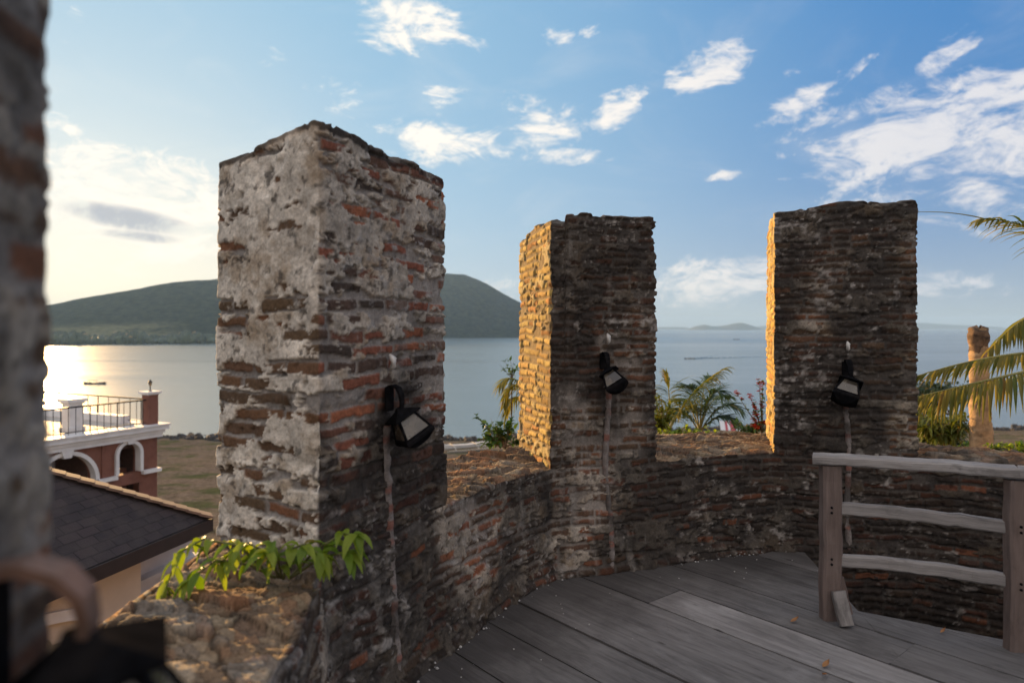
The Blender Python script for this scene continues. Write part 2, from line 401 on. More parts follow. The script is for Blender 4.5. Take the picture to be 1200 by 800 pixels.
wx = P[..., 0]+.07*(fbm(P, 6., 4, 203)-.5); wy = P[..., 1]+.07*(fbm(P, 6., 4, 204)-.5)
ca, sa = math.cos(.5), math.sin(.5); ex, ey = wx*ca-wy*sa, wx*sa+wy*ca
f1, f2, idv, g1, g2 = worley(ex*4.2, ey*13., 205); e1 = sst(.0, .07, f2-f1)
f1b, f2b, idb, g1b, g2b = worley(ex*15., ey*26., 215); e2 = sst(.0, .12, f2b-f1b)
n8 = fbm(P, 8., 5, 201, .6); n40 = fbm(P, 40., 4, 202, .6); big = fbm(P, 2.6, 4, 207)
h2 = e1*(.008+.034*(idv-.4)+.035*(idv-.5)*g1+.05*((idv*7.3) % 1-.5)*g2)+e2*.010*(idb-.3)+.014*np.floor(fbm(P, (5., 9., 5.), 5, 209, .6)*12)/3-.09+.018*(n8-.5)+.010*(n40-.5)+.06*(big-.5)
h2 = h2-np.mean(h2)-.004; hh[:, nz:nz+nf] = h2
pal = np.array([(.155,.105,.07),(.21,.15,.095),(.12,.09,.065),(.30,.235,.155),(.175,.12,.075),(.105,.08,.062),(.25,.13,.07),(.19,.165,.135)])
c2 = pal[(idv*7.999).astype(int)]*.6+pal[(idb*7.999).astype(int)]*.4
c2 = c2*(.45+.75*n8+.45*(n40-.2))[..., None]*(.35+.65*e1)[..., None]*(.6+.4*e2)[..., None]
c2 = mixc(c2, (.36,.29,.20), sst(.60, .70, fbm(P, (4., 7., 4.), 5, 222, .6))*.75)
c2 = mixc(c2, (.035,.032,.028), sst(.56, .70, fbm(P, 5., 5, 240, .6))*.7)
c2 = np.clip(c2, .012, .6)
cc[:, nz:nz+nf] = c2
edge = np.minimum(1, np.minimum(fs/.03, (1-fs)/.06))[None]*np.ones((nt, 1)); hh[:, nz:nz+nf] *= .6+.4*edge; hh[:, nz:nz+nf] -= .030*(1-edge)*sst(.35, .65, fbm(base[:, nz:nz+nf], 8., 4, 250))
P = base[:, nz+nf:]
hh[:, nz+nf:], cc[:, nz+nf:] = masonry(uu[:, nz+nf:], P[..., 2], P, .45, .4, .3, .4)
hh[:, nz+nf:] *= np.minimum(1, (SILL-zout)/.15)[None]
a = nz-1
wall = displaced('parapet_wall', base, nrm, hh, cc, grid_faces(nt, nc))
tag(wall, 'low curved wall of blackened brick and crumbling mortar round the wooden deck', 'parapet wall')

# ---- merlons -------------------------------------------------------------
def merlon(i, tops, step, hide_step, prm, label, crown=None, inset=.015):
    """solid brick block on the wall between path points i and i+1; tops = heights at inner-start, inner-end, outer-end, outer-start"""
    C = [Vector((*PS[i],)), Vector((*PS[i+1],)), Vector((*PO[i+1],)), Vector((*PO[i],))]
    C = [np.array(c) for c in C]; cen = sum(C)/4
    st = [step, hide_step, hide_step, step]
    pts, us, zs, ed = [], [], [], []
    ua = [ARC[i], ARC[i+1], ARC[i+1]+2, ARC[i]-np.linalg.norm(C[0]-C[3])]
    for k in range(4):
        a, b = C[k], C[(k+1) % 4]; L = np.linalg.norm(b-a); n = int(L/st[k])
        for j in range(n):
            t = j/n
            pts.append(a*(1-t)+b*t); us.append(ua[k]+t*L); zs.append(tops[k]*(1-t)+tops[(k+1) % 4]*t); ed.append(k)
    pts = np.array(pts); us = np.array(us); zs = np.array(zs); ed = np.array(ed); n = len(pts)
    # round the corners a little
    for _ in range(4): pts = (np.roll(pts, 1, 0)+2*pts+np.roll(pts, -1, 0))/4
    zs = zs+.035*(fbm(np.c_[pts, pts[:, 0]*0], 6., 4, 300+i)-.5)+.06*(fbm(np.c_[pts, pts[:, 0]*0], 2.5, 2, 310+i)-.5)-.016*sst(.60, .68, fbm(np.c_[pts, pts[:, 0]*0], 9., 3, 315+i))
    if crown is not None: zs = zs+crown(us-ARC[i], ed)
    nv = int((max(tops)-SILL)/step)
    k = np.linspace(0, 1, nv)
    base = np.zeros((n, nv, 3))
    ins = (inset*k)[None, :, None]
    base[..., :2] = pts[:, None]*(1-ins)+cen[None, None]*ins
    base[..., 2] = (SILL-.012)*(1-k)[None]+zs[:, None]*k[None]
    tg = np.roll(pts, -1, 0)-np.roll(pts, 1, 0); nr = np.stack([tg[:, 1], -tg[:, 0]], 1); nr /= np.linalg.norm(nr, axis=1)[:, None]
    if np.sum((pts-cen)*nr) < 0: nr = -nr
    nrm = np.zeros_like(base); nrm[..., :2] = nr[:, None]
    E = np.repeat(ed[:, None], nv, 1); Ug = np.repeat(us[:, None], nv, 1)
    dz = zs[:, None]-base[..., 2]
    pl, dk, wh, tn = prm(E, Ug-ARC[i], base[..., 2], dz)
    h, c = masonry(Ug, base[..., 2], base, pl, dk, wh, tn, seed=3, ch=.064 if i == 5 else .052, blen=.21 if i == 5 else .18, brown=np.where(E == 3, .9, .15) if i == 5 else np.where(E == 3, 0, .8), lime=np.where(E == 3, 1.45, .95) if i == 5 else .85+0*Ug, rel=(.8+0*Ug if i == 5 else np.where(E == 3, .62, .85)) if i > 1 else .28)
    if i > 1: h = h-.030*sst(.58, .70, fbm(base, 5., 4, 340+i))*(.4+.6*sst(.10, .0, np.minimum(np.abs(np.linalg.norm(base[..., :2]-C[0], axis=-1)), np.linalg.norm(base[..., :2]-C[1], axis=-1))))
    V = base+nrm*h[..., None]
    # top: rings closing to the middle
    nr_ = 34; t = np.linspace(0, 1, nr_+1)[1:]
    rim = V[:, -1]; cz = np.mean(rim[:, 2]); mid = np.array([cen[0], cen[1], cz])
    top = rim[:, None]*(1-t)[None, :, None]+mid[None, None]*t[None, :, None]
    topz = rim[:, 2][:, None]*(1-t)[None]**1.0+(cz+.01)*t[None]
    top[..., 2] = topz+.05*(fbm(top*np.array([1, 1, 0]), 7., 4, 320+i)-.5)*np.minimum(1, t*8)[None]+.012*np.minimum(1, t*20)[None]
    tc = np.array((.10,.088,.075))*(.4+1.2*fbm(top, 9., 4, 330)[..., None])
    AV = np.concatenate([V, top], 1); AC = np.concatenate([c, tc], 1)
    o = np_mesh('brick_merlon', AV.reshape(-1, 3), grid_faces(n, nv+nr_, True), M['masonry'], col=AC.reshape(-1, 3))
    o['category'] = 'merlon'; o['label'] = label; o['group'] = 'brick merlons of the tower'
    return o
def prm0(E, u, z, dz): return .42+0*u, .78+0*u, .5+0*u, 0*u
def prm1(E, u, z, dz):
    left = (E == 3)*1.0
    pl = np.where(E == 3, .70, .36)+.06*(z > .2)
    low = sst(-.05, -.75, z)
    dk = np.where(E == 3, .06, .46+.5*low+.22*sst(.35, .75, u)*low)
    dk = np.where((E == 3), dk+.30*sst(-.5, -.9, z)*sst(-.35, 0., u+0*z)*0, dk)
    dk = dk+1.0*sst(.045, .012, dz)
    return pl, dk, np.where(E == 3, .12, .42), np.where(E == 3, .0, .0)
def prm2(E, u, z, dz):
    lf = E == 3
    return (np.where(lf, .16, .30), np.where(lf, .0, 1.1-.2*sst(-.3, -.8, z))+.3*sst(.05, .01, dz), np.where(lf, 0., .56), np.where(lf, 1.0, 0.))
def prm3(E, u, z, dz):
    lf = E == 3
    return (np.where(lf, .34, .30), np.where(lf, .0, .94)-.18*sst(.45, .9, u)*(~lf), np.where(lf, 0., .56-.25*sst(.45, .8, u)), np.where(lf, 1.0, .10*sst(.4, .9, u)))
merlon(1, (.9, .9, .9, .9), .010, .03, prm0, 'out of focus grey brick merlon right beside the viewer, cut off by the picture edge')
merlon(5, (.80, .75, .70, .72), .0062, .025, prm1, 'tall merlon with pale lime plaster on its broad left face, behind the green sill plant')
def crown2(u, ed): return np.where((ed == 0)&(u < .10), -.035+0*u, 0)+np.where((ed == 0)&(u > .10), .03*np.exp(-((u-.2)/.2)**2), 0)-.02*(ed == 3)
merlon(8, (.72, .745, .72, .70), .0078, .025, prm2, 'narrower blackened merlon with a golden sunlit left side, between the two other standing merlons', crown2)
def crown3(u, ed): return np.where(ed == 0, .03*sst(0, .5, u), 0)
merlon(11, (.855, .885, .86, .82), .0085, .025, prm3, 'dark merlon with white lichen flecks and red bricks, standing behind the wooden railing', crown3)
# ================================================================ deck, railing, lanterns, litter
def woodmat(name, light, dark, wear=(.33,.31,.29), stain=.5, edge_dirt=False):
    m, n, b, out = mat(name)
    uv = n.n('ShaderNodeUVMap', uv_map='UVMap').outputs[0]
    at = n.n('ShaderNodeAttribute', attribute_name='Col').outputs['Fac']
    g = n.noise(n.mapping(uv, (1.0, 12, 1)), 2.2, 8, .62, .9)
    g2 = n.noise(n.mapping(uv, (3, 70, 1)), 3.0, 5, .65)
    f = n.math('MULTIPLY_ADD', g, .75, n.math('MULTIPLY', g2, .4))
    c = n.mix(n.ss(f, .35, .8), dark, light)
    c = n.mix(n.math('MULTIPLY', n.ss(n.noise(n.mapping(uv, (1, 2.2, 1)), 2.6, 6, .65), .48, .72), .55), c, wear)
    c = n.mix(n.math('MULTIPLY', n.ss(n.noise(n.mapping(uv, (1, 2.0, 1)), 4.5, 6, .72, .5), .53, .66), stain), c, (.035,.032,.03))
    c = n.mix(.35, c, n.mix(n.ss(n.noise(n.mapping(uv, (1, 1.3, 1)), 1.4, 5, .6), .3, .7), tuple(x*.8 for x in dark), light))
    pos = n.n('ShaderNodeNewGeometry').outputs['Position']
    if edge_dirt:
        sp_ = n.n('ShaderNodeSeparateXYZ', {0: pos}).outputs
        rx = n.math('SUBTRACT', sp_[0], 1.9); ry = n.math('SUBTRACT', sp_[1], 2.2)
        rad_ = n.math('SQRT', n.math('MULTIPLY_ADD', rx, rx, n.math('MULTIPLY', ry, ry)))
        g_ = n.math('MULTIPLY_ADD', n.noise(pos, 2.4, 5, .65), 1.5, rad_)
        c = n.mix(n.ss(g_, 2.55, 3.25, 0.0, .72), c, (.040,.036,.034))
    kn = n.n('ShaderNodeTexVoronoi', {'Vector': n.mapping(uv, (1.0, 2.6, 1)), 'Scale': 2.3}, feature='F1').outputs['Distance']
    c = n.mix(n.ss(n.math('MULTIPLY_ADD', n.noise(uv, 14, 3), .06, kn), .125, .065, 0.0, .85), c, (.03,.026,.024))
    crack = n.ss(n.noise(n.mapping(uv, (.9, 60, 1)), 2.0, 3, .5), .70, .78)
    c = n.mix(n.math('MULTIPLY', crack, .8), c, (.02,.018,.017))
    hs = n.n('ShaderNodeHueSaturation', {'Value': n.math('MULTIPLY_ADD', at, 1.5, .58), 'Color': c}).outputs[0]
    n.t.links.new(hs, b.inputs['Base Color'])
    b.inputs['Specular IOR Level'].default_value = .25
    n.t.links.new(n.ss(g, .2, .8, .82, .6), b.inputs['Roughness'])
    hgt = n.math('SUBTRACT', f, n.math('MULTIPLY', crack, .8))
    bp = n.n('ShaderNodeBump', {'Strength': .8, 'Distance': .009, 'Height': hgt}); n.t.links.new(bp.outputs[0], b.inputs['Normal'])
    return m
M['deck'] = woodmat('weathered_deck', (.165,.155,.147), (.058,.053,.051), wear=(.235,.225,.215), edge_dirt=True)
M['rail'] = woodmat('weathered_rail', (.27,.245,.225), (.11,.098,.09), wear=(.31,.29,.27), stain=.6)
M['post'] = woodmat('brown_post', (.17,.125,.105), (.09,.065,.055), wear=(.2,.16,.14), stain=.4)
def set_uv_col(me, uvs, vals):
    l = me.uv_layers.new(name='UVMap'); l.data.foreach_set('uv', np.asarray(uvs, dtype=np.float32).ravel())
    a = me.attributes.new('Col', 'FLOAT_COLOR', 'POINT'); c = np.ones((len(me.vertices), 4), dtype=np.float32)
    c[:, :3] = np.asarray(vals)[:, None]; a.data.foreach_set('color', c.ravel())
TD = np.array((.64,-.768)); TN = np.array((.768,.64))         # plank direction and across
def clip(poly, p0, nrm):                                       # keep (p-p0).nrm <= 0
    out = []
    for i in range(len(poly)):
        a, b = poly[i], poly[(i+1) % len(poly)]; da, db = np.dot(a-p0, nrm), np.dot(b-p0, nrm)
        if da <= 0: out.append(a)
        if da*db < 0: out.append(a+(b-a)*da/(da-db))
    return out
A1, A2, A3 = np.array((2.09,4.9)), np.array((1.955,3.86)), np.array((2.56,3.49))
def perp(a, b): d = b-a; d = d/np.linalg.norm(d); return np.array((d[1], -d[0]))
nL1 = -perp(A1, A2) if np.dot(perp(A1, A2), np.array((1,0))) < 0 else perp(A1, A2)
nL2 = perp(A2, A3) if np.dot(perp(A2, A3), np.array((.5,.8))) > 0 else -perp(A2, A3)
verts, faces, uvs, vals = [], [], [], []
def plank(poly, z, val, off, zb):
    if len(poly) < 3: return
    b = len(verts); k = len(poly)
    cxy = sum(poly)/k; tilt = random.uniform(-.004, .004)
    for p in poly: verts.append((p[0], p[1], z+tilt*np.dot(p-cxy, TN)*3)); vals.append(val)
    for p in poly: verts.append((p[0], p[1], zb)); vals.append(val)
    ar = sum(poly[i][0]*poly[(i+1) % k][1]-poly[(i+1) % k][0]*poly[i][1] for i in range(k))
    top = list(range(b, b+k)); top = top if ar > 0 else top[::-1]
    loops = [tuple(top)]
    for i in range(k):
        j = (i+1) % k; f = (b+i, b+k+i, b+k+j, b+j) if ar > 0 else (b+j, b+k+j, b+k+i, b+i); loops.append(f)
    for f in loops:
        faces.append(f)
        for vi in f:
            p = verts[vi]; uvs.append((np.dot(p[:2], TD)+off[0], np.dot(p[:2], TN)+off[1]+(0 if p[2] > zb+.01 else .03)))
seams = [-.2,.1,.40,.71,1.02,1.33,1.64,1.945,2.285,2.58,2.87,3.157,3.47,3.78,4.09,4.40,4.72,5.04]
cuts = {11: [(-9, -2.55, .35), (-2.55, 9, .95)], 12: [(-9, -1.35, .45), (-1.35, 9, .4)], 9: [(-9, -.9, .5), (-.9, 9, .55)], 14: [(-9,-1.9,.3),(-1.9,9,.5)], 7: [(-9,-1.2,.35),(-1.2,9,.45)]}
for i in range(len(seams)-1):
    n0, n1 = seams[i]+.0055, seams[i+1]-.0055
    for (t0, t1, val) in cuts.get(i, [(-9, 9, random.uniform(.3, .6))]):
        t0, t1 = t0+.002, t1-.002
        strip = [TD*t+TN*n for t, n in ((t0, n0), (t1, n0), (t1, n1), (t0, n1))]
        strip = clip(strip, np.array((0,-1.3)), np.array((0,-1.0))); strip = clip(strip, np.array((0,5.3)), np.array((0,1.0)))
        strip = clip(strip, np.array((-.75,0)), np.array((-1.0,0))); strip = clip(strip, np.array((4.4,0)), np.array((1.0,0)))
        if len(strip) < 3: continue
        off = (random.uniform(0, 40), random.uniform(0, 40)); z = FLOOR+random.uniform(-.004, .003)
        plank(clip(strip, A2, nL1), z, val, off, FLOOR-.045)
        rest = clip(strip, A2, -nL1)
        if len(rest) >= 3: plank(clip(rest, A2, nL2), z, val, off, FLOOR-.045)
me = bpy.data.meshes.new('floor'); me.from_pydata(verts, [], faces); set_uv_col(me, uvs, vals)
fl = link_mesh('floor', me, M['deck']); tag(fl, 'wide weathered grey planks of the tower deck', kind='structure')
# dark joists and the floor of the stairwell below
jb = MB()
for k in range(9): jb.bar(tuple(TN*(.4+.6*k)*.0+TD*(-5+.9*k)-TN*0)+(FLOOR-.13,), tuple(TD*(-5+.9*k)+TN*5.0)+(FLOOR-.13,), .09, .15)
M['darkwood'] = wornmat('dark_wood', (.07,.055,.045), .8)
# (joists are covered by the deck; kept short of the stairwell)
M['cement'] = wornmat('cement', (.22,.2,.18), .9, dirt=(.08,.07,.06))
lf = MB(); lf.box((1.9, 2.2, -3.55), (6.2, 8.0, .1)); lf.build('lower_floor', M['cement']); bpy.data.objects['lower_floor']['kind'] = 'structure'

def board(mb_list, a, b, w, h, uvo, bow=None, segs=14, jitter=.003, seed=0):
    """hewn timber from a to b: cross-section w (horizontal) x h (vertical), softly rounded, with grain UVs"""
    a, b = Vector(a), Vector(b); t = (b-a); L = t.length; t.normalize()
    up = Vector((0,0,1)) if abs(t.z) < .8 else Vector((0,1,0))
    x = t.cross(up).normalized(); z = x.cross(t); rings = []
    c = min(w, h)*.16
    sec = [(-w/2+c,-h/2),(w/2-c,-h/2),(w/2,-h/2+c),(w/2,h/2-c),(w/2-c,h/2),(-w/2+c,h/2),(-w/2,h/2-c),(-w/2,-h/2+c)]
    rr = random.Random(seed); vs = []; per = [0]
    for i in range(8): per.append(per[-1]+math.hypot(sec[(i+1) % 8][0]-sec[i][0], sec[(i+1) % 8][1]-sec[i][1]))
    for s in range(segs+1):
        f = s/segs; c0 = a.lerp(b, f)+(Vector(bow)*(4*f*(1-f)) if bow else Vector())
        j = (rr.uniform(-1,1)*jitter, rr.uniform(-1,1)*jitter)
        for (p, q) in sec: vs.append(c0+x*(p+j[0]+rr.uniform(-1,1)*jitter*.4)+z*(q+j[1]+rr.uniform(-1,1)*jitter*.4))
    fs, uv = [], []
    for s in range(segs):
        for k in range(8):
            k2 = (k+1) % 8; fs.append((s*8+k, s*8+k2, (s+1)*8+k2, (s+1)*8+k))
            uv += [(s/segs*L+uvo, per[k]+uvo), (s/segs*L+uvo, per[k+1]+uvo), ((s+1)/segs*L+uvo, per[k+1]+uvo), ((s+1)/segs*L+uvo, per[k]+uvo)]
    for e, s in ((tuple(range(7, -1, -1)), 0), (tuple(range(segs*8, segs*8+8)), segs)):
        fs.append(e); uv += [(sec[i % 8][0]*.1+uvo, sec[i % 8][1]*2+uvo) for i in e]
    return vs, fs, uv
def timber(name, a, b, w, h, mt, parent, seed, **kw):
    vs, fs, uv = board(None, a, b, w, h, seed*3.7, seed=seed, **kw)
    me = bpy.data.meshes.new(name); me.from_pydata([tuple(v) for v in vs], [], fs)
    set_uv_col(me, uv, [random.Random(seed).uniform(.35, .65)]*len(vs))
    me.polygons.foreach_set('use_smooth', [False]*len(fs))
    return link_mesh(name, me, mt, parent)
r0 = Vector((1.75, 3.75, FLOOR))
rl = empty('wooden_railing', r0, 0, 'grey weathered wooden railing with brown posts guarding the stair opening', 'railing')
def L3(x, y, z): return Vector((x, y, z))-r0
P1, P2 = Vector((1.755,3.76,0)), Vector((2.515,3.40,0))
P3 = Vector((3.2,2.95,0)); bow = Vector((.025,.05,0))
for k, p in enumerate((P1, P2, P3)):
    timber('post', L3(p.x, p.y, FLOOR-.0), L3(p.x, p.y, -.755), .105, .075, M['post'], rl, 11+k, segs=10)
def arm(z0, z1, w, h, seed, ext=0.0):
    d = (P2-P1).normalized()
    a = P1-d*ext; timber('rail', L3(a.x, a.y, z0), L3(*P2.xy, z1), w, h, M['rail'], rl, seed, bow=bow*(1 if ext == 0 else .5), segs=18)
    timber('rail', L3(P2.x+.003, P2.y-.004, z1), L3(*P3.xy, z1+.02), w, h, M['rail'], rl, seed+1, bow=bow*.8, segs=14)
arm(-.725, -.715, .13, .05, 30, ext=.09)
arm(-.99, -1.0, .05, .065, 34); arm(-1.275, -1.265, .05, .065, 38)
timber('foot_block', L3(1.785, 3.645, FLOOR+.012), L3(1.768, 3.70, FLOOR+.175), .072, .04, M['rail'], rl, 47, segs=5)
timber('brace', L3(1.86, 3.80, FLOOR+.01), L3(1.80, 3.775, FLOOR+.22), .06, .04, M['post'], rl, 48, segs=5)

# ---- wall lanterns -------------------------------------------------------
M['iron'] = wornmat('black_iron', (.009,.009,.010), .65, .4, 30, .25, 90, metal=.0, dirt=(.025,.02,.017), dirt_amt=.4, dscale=14, spec=.03)
for p_ in (P1, P2):
    for zz_ in (-.99, -1.27):
        for dz_ in (-.014, .014):
            q_ = p_-r0+Vector((-.035,-.062,0)) if False else Vector((p_.x-.018, p_.y-.052, zz_+dz_))-r0
            o_ = MB(); o_.tube([q_, q_+Vector((-.003,-.007,0))], [.007,.006], 8); o_.build('bolt', M['iron'], rl)
M['iron'].node_tree.nodes['Principled BSDF'].inputs['IOR'].default_value = 1.02
M['arm'] = wornmat('sunlit_strap', (.20,.11,.075), .6, .4, 40, .2, 120, dirt=(.06,.045,.035), dirt_amt=.6, dscale=20)  # warm sunlit tone of the near strap put into its base colour
def glassmat():
    m, n, b, out = mat('dusty_glass'); co = n.n('ShaderNodeTexCoord').outputs['Object']
    k = n.noise(co, 11, 3, .55)
    n.t.links.new(n.mix(n.ss(k, .35, .7), (.08,.066,.05), (.21,.175,.125)), b.inputs['Base Color'])
    n.t.links.new(n.ss(k, .3, .7, .12, .45), b.inputs['Roughness']); b.inputs['Specular IOR Level'].default_value = .8
    b.inputs['Transmission Weight'].default_value = .25
    return m
M['glass'] = glassmat()
def lantern(p, wn, ax, label, spin=0.0, sc=1.0, straps='arm_iron', hy=.085, hz=-.04):
    """p: fixing point on the wall, wn: wall normal (plan), ax: direction the shade points (right, out, up)"""
    wn = Vector((wn[0], wn[1], 0)).normalized(); X = wn.cross(Vector((0,0,1))); X = -X
    Mw = Matrix((X, wn, Vector((0,0,1)))).transposed()      # columns: along wall, out, up
    root = empty('wall_lantern', p, 0, label, 'wall lantern', 'iron lanterns on the tower wall')
    B = MB(); B.box(Mw @ Vector((0,.012,.03)), (.06*sc,.02,.13*sc), Mw); B.build('back_plate', M['iron'], root, bevel=.004)
    hinge = Vector((.008,hy,hz))*sc
    A = MB(); prev = None; pts = [Vector((0,.012,.10)), Vector((0,hy*.5,.106)), Vector((.0,hy*.84,.094)), Vector((.003,hy*1.03,.094+.25*(hz-.094))), Vector((.006,hy*1.07,.094+.55*(hz-.094))), hinge/sc]
    rings = []
    for i, q in enumerate(pts):
        t = (pts[min(i+1, 5)]-pts[max(i-1, 0)]).normalized(); nn = Vector((1,0,0)).cross(t).normalized()
        wd = (.016, .020, .022, .020, .016, .011)[i]
        rings.append([Mw @ ((q+Vector((sx*wd, 0, 0))+nn*sz*.006)*sc) for sx, sz in ((-1,-1),(1,-1),(1,1),(-1,1))])
    A.loft(rings); A.build('strap_arm', M['iron'] if straps == 'arm_iron' else M['arm'], root)
    ax = Vector(ax).normalized(); q0 = ax.to_track_quat('Z', 'Y').to_matrix() @ Matrix.Rotation(spin, 3, 'Z')
    def T(x, y, z): return Mw @ (hinge+q0 @ Vector((x, y, z))*sc)
    def ring(r, z, k=1.0): return [T(a*r, b*r*k, z) for a, b in ((-1,-1),(1,-1),(1,1),(-1,1))]
    F = MB()
    F.loft([ring(.010,-.035), ring(.02,-.022), ring(.05,-.004), ring(.080,.014), ring(.077,.02)])                      # neck cap
    z0, z1, ra, rb = .012, .125, .046, .078
    for a, b in ((-1,-1),(1,-1),(1,1),(-1,1)):
        F.bar(T(a*ra, b*ra, z0), T(a*rb, b*rb, z1), .011*sc, .011*sc)
    for k in range(4):
        c = ((-1,-1),(1,-1),(1,1),(-1,1)); p0, p1 = c[k], c[(k+1) % 4]
        F.bar(T(p0[0]*rb, p0[1]*rb, z1), T(p1[0]*rb, p1[1]*rb, z1), .013*sc, .013*sc)
    fr = F.build('frame', M['iron'], root)
    S_ = MB(); S_.loft([ring(.083,.128), ring(.088,.136), ring(.086,.152), ring(.045,.185), ring(.014,.198)]); S_.build('hood', M['iron'], root)
    for k in range(4):
        c = ((-1,-1),(1,-1),(1,1),(-1,1)); p0, p1 = c[k], c[(k+1) % 4]; g = MB()
        qa = [T(p0[0]*ra*.93, p0[1]*ra*.93, z0+.002), T(p1[0]*ra*.93, p1[1]*ra*.93, z0+.002), T(p1[0]*rb*.95, p1[1]*rb*.95, z1-.004), T(p0[0]*rb*.95, p0[1]*rb*.95, z1-.004)]
        nn = (qa[1]-qa[0]).cross(qa[3]-qa[0]).normalized()*.003*sc
        g.add(qa+[v-nn for v in qa], [(0,1,2,3),(7,6,5,4),(0,4,5,1),(1,5,6,2),(2,6,7,3),(3,7,4,0)]); g.build('glass_pane', M['glass'], root)
    return root
def on_wall(i, s, z):
    """point on inner face of path segment i at distance s from its start, and the inward normal"""
    a, b = PS[i], PS[i+1]; d = (b-a)/np.linalg.norm(b-a); n_ = np.array((d[1], -d[0])); p = a+d*s
    if np.dot(n_, np.array((1.9, 2.2))-p) < 0: n_ = -n_
    return Vector((p[0]+n_[0]*.012, p[1]+n_[1]*.012, z)), n_
p, n_ = on_wall(5, .43, -.345); lantern(p, n_, (.36,.35,-.85), 'iron wall lantern with a tan pane, on the tall pale merlon behind the sill plant', .2, .84)
p, n_ = on_wall(8, .365, -.25); lantern(p, n_, (.36,.45,-.82), 'iron wall lantern tilted to the right on the narrower blackened merlon with a sunlit side', .35, .82)
p, n_ = on_wall(11, .49, -.335); lantern(p, n_, (-.40,.35,-.85), 'iron wall lantern tilted to the left on the dark merlon behind the railing', .6, .98)
p, n_ = on_wall(1, .625, -.335); lantern(p, n_, (.0,.30,-1.0), 'blurred black lantern on a curved strap, close beside the viewer at the bottom corner', .3, .95, 'sun_tone', hy=.10, hz=.0)
# insulated cable end above each lantern and the mortar strip that covers its cable
M['china'] = wornmat('white_porcelain', (.55,.52,.48), .4, .2, 40, .1)
for i, s, zt in ((5, .45, -.15), (8, .40, -.07), (11, .50, -.13)):
    p, n_ = on_wall(i, s, zt); B = MB(); B.tube([p+Vector((0,0,.03)), p+Vector((n_[0]*.02, n_[1]*.02, .012)), p+Vector((n_[0]*.018, n_[1]*.018, -.02)), p+Vector((0,0,-.04))], [.006,.015,.014,.006], 8)
    o = B.build('cable_gland', M['china'], None, smooth=True); o.parent = bpy.data.objects['parapet_wall']
    P_, U_, V_ = [], [], []
    n3 = Vector((n_[0], n_[1], 0)); tx = n3.cross(Vector((0,0,1))); zz = np.arange(FLOOR+.02, zt-.28, .008)[::-1]
    rows = []
    for z in zz:
        bt = .07*(SILL-z)/(SILL-FLOOR) if z < SILL else 0
        c0 = p+n3*(bt-.012)+Vector((0,0,z-p.z))+tx*(.012*math.sin(z*7+i))
        for a in np.linspace(-1, 1, 9): rows.append(c0+tx*(.021*a)+n3*(.019*math.sqrt(max(0, 1-a*a*.98))))
    G = np.array(rows).reshape(len(zz), 9, 3); k = fbm(G, 22., 4, 500+i); k2 = vnoise(G*np.array([5, 5, 26.]), 510+i)
    G = G+np.array(n3)[None, None]*(.024*(k-.5)+.010*(k2-.5))[..., None]
    cc_ = np.array((.20,.172,.155))*(.45+.9*k[..., None]); cc_ = mixc(cc_, (.22,.085,.06), sst(.55, .7, k2)*.8); cc_ = mixc(cc_, (.05,.045,.04), sst(.5, .65, fbm(G, 7., 3, 520+i))*.7)
    o = np_mesh('cable_strip', G.reshape(-1, 3), grid_faces(len(zz), 9), M['masonry'], bpy.data.objects['parapet_wall'], col=cc_.reshape(-1, 3))

# ---- litter on the deck --------------------------------------------------
M['dryleaf'] = leafmat('dry_leaf', (.30,.09,.05), (.34,.17,.06), .2, 20, (1,.8,.5))
M['crumb'] = wornmat('plaster_crumb', (.5,.48,.45), .9)
def deck_at(px, py): d = FPX*1.6/(py-384); return Vector(((px-600)/FPX*d, d, FLOOR+.006))
for px_, py_, s_, lb in ((968,781,.03,'small red fallen leaf lying on the pale plank'),(966,793,.026,'small orange fallen leaf at the front edge of the deck'),(931,729,.028,'tan fallen leaf near the foot of the railing post'),(1105,742,.02,'scrap of yellow leaf under the railing')):
    c0 = deck_at(px_, py_); B = MB(); a0 = random.uniform(0, 6.28); vs = []
    for k in range(7):
        f = k/6; wd = .45*math.sin(math.pi*min(1, f*1.05+.02))*s_
        for sgn in (-1, 0, 1): vs.append(c0+Vector((math.cos(a0)*(f-.5)*2*s_-math.sin(a0)*sgn*wd, math.sin(a0)*(f-.5)*2*s_+math.cos(a0)*sgn*wd, .004+.010*abs(sgn)*f+.012*f*f)))
    B.add(vs, [(k*3+j, k*3+j+1, k*3+j+4, k*3+j+3) for k in range(6) for j in range(2)])
    o = B.build('fallen_leaf', M['dryleaf'], smooth=True); tag(o, lb, 'leaf', 'fallen leaves on the deck')
cr = MB(); rr = random.Random(5)
for k in range(85):
    t = rr.random(); i = rr.choice([5,6,7,8,9,10]); p, n_ = on_wall(i, t*(ARC[i+1]-ARC[i]), FLOOR+.004); d = .08+abs(rr.gauss(0, .3)) if k > 55 else .07+.06*rr.random()
    q = p+Vector((n_[0], n_[1], 0))*d; s_ = rr.uniform(.0015, .005)*(1.9 if k < 45 else 1)
    cr.loft([[q+Vector((math.cos(a)*s_*r_*rr.uniform(.7,1.2), math.sin(a)*s_*r_*rr.uniform(.7,1.2), h_*s_)) for a in (0,1.2,2.5,3.8,5.1)] for r_, h_ in ((.8,0),(1,.5),(.5,1.0))])
o = cr.build('plaster_crumbs', M['crumb']); tag(o, 'pale crumbs of plaster scattered along the foot of the wall', kind='stuff')
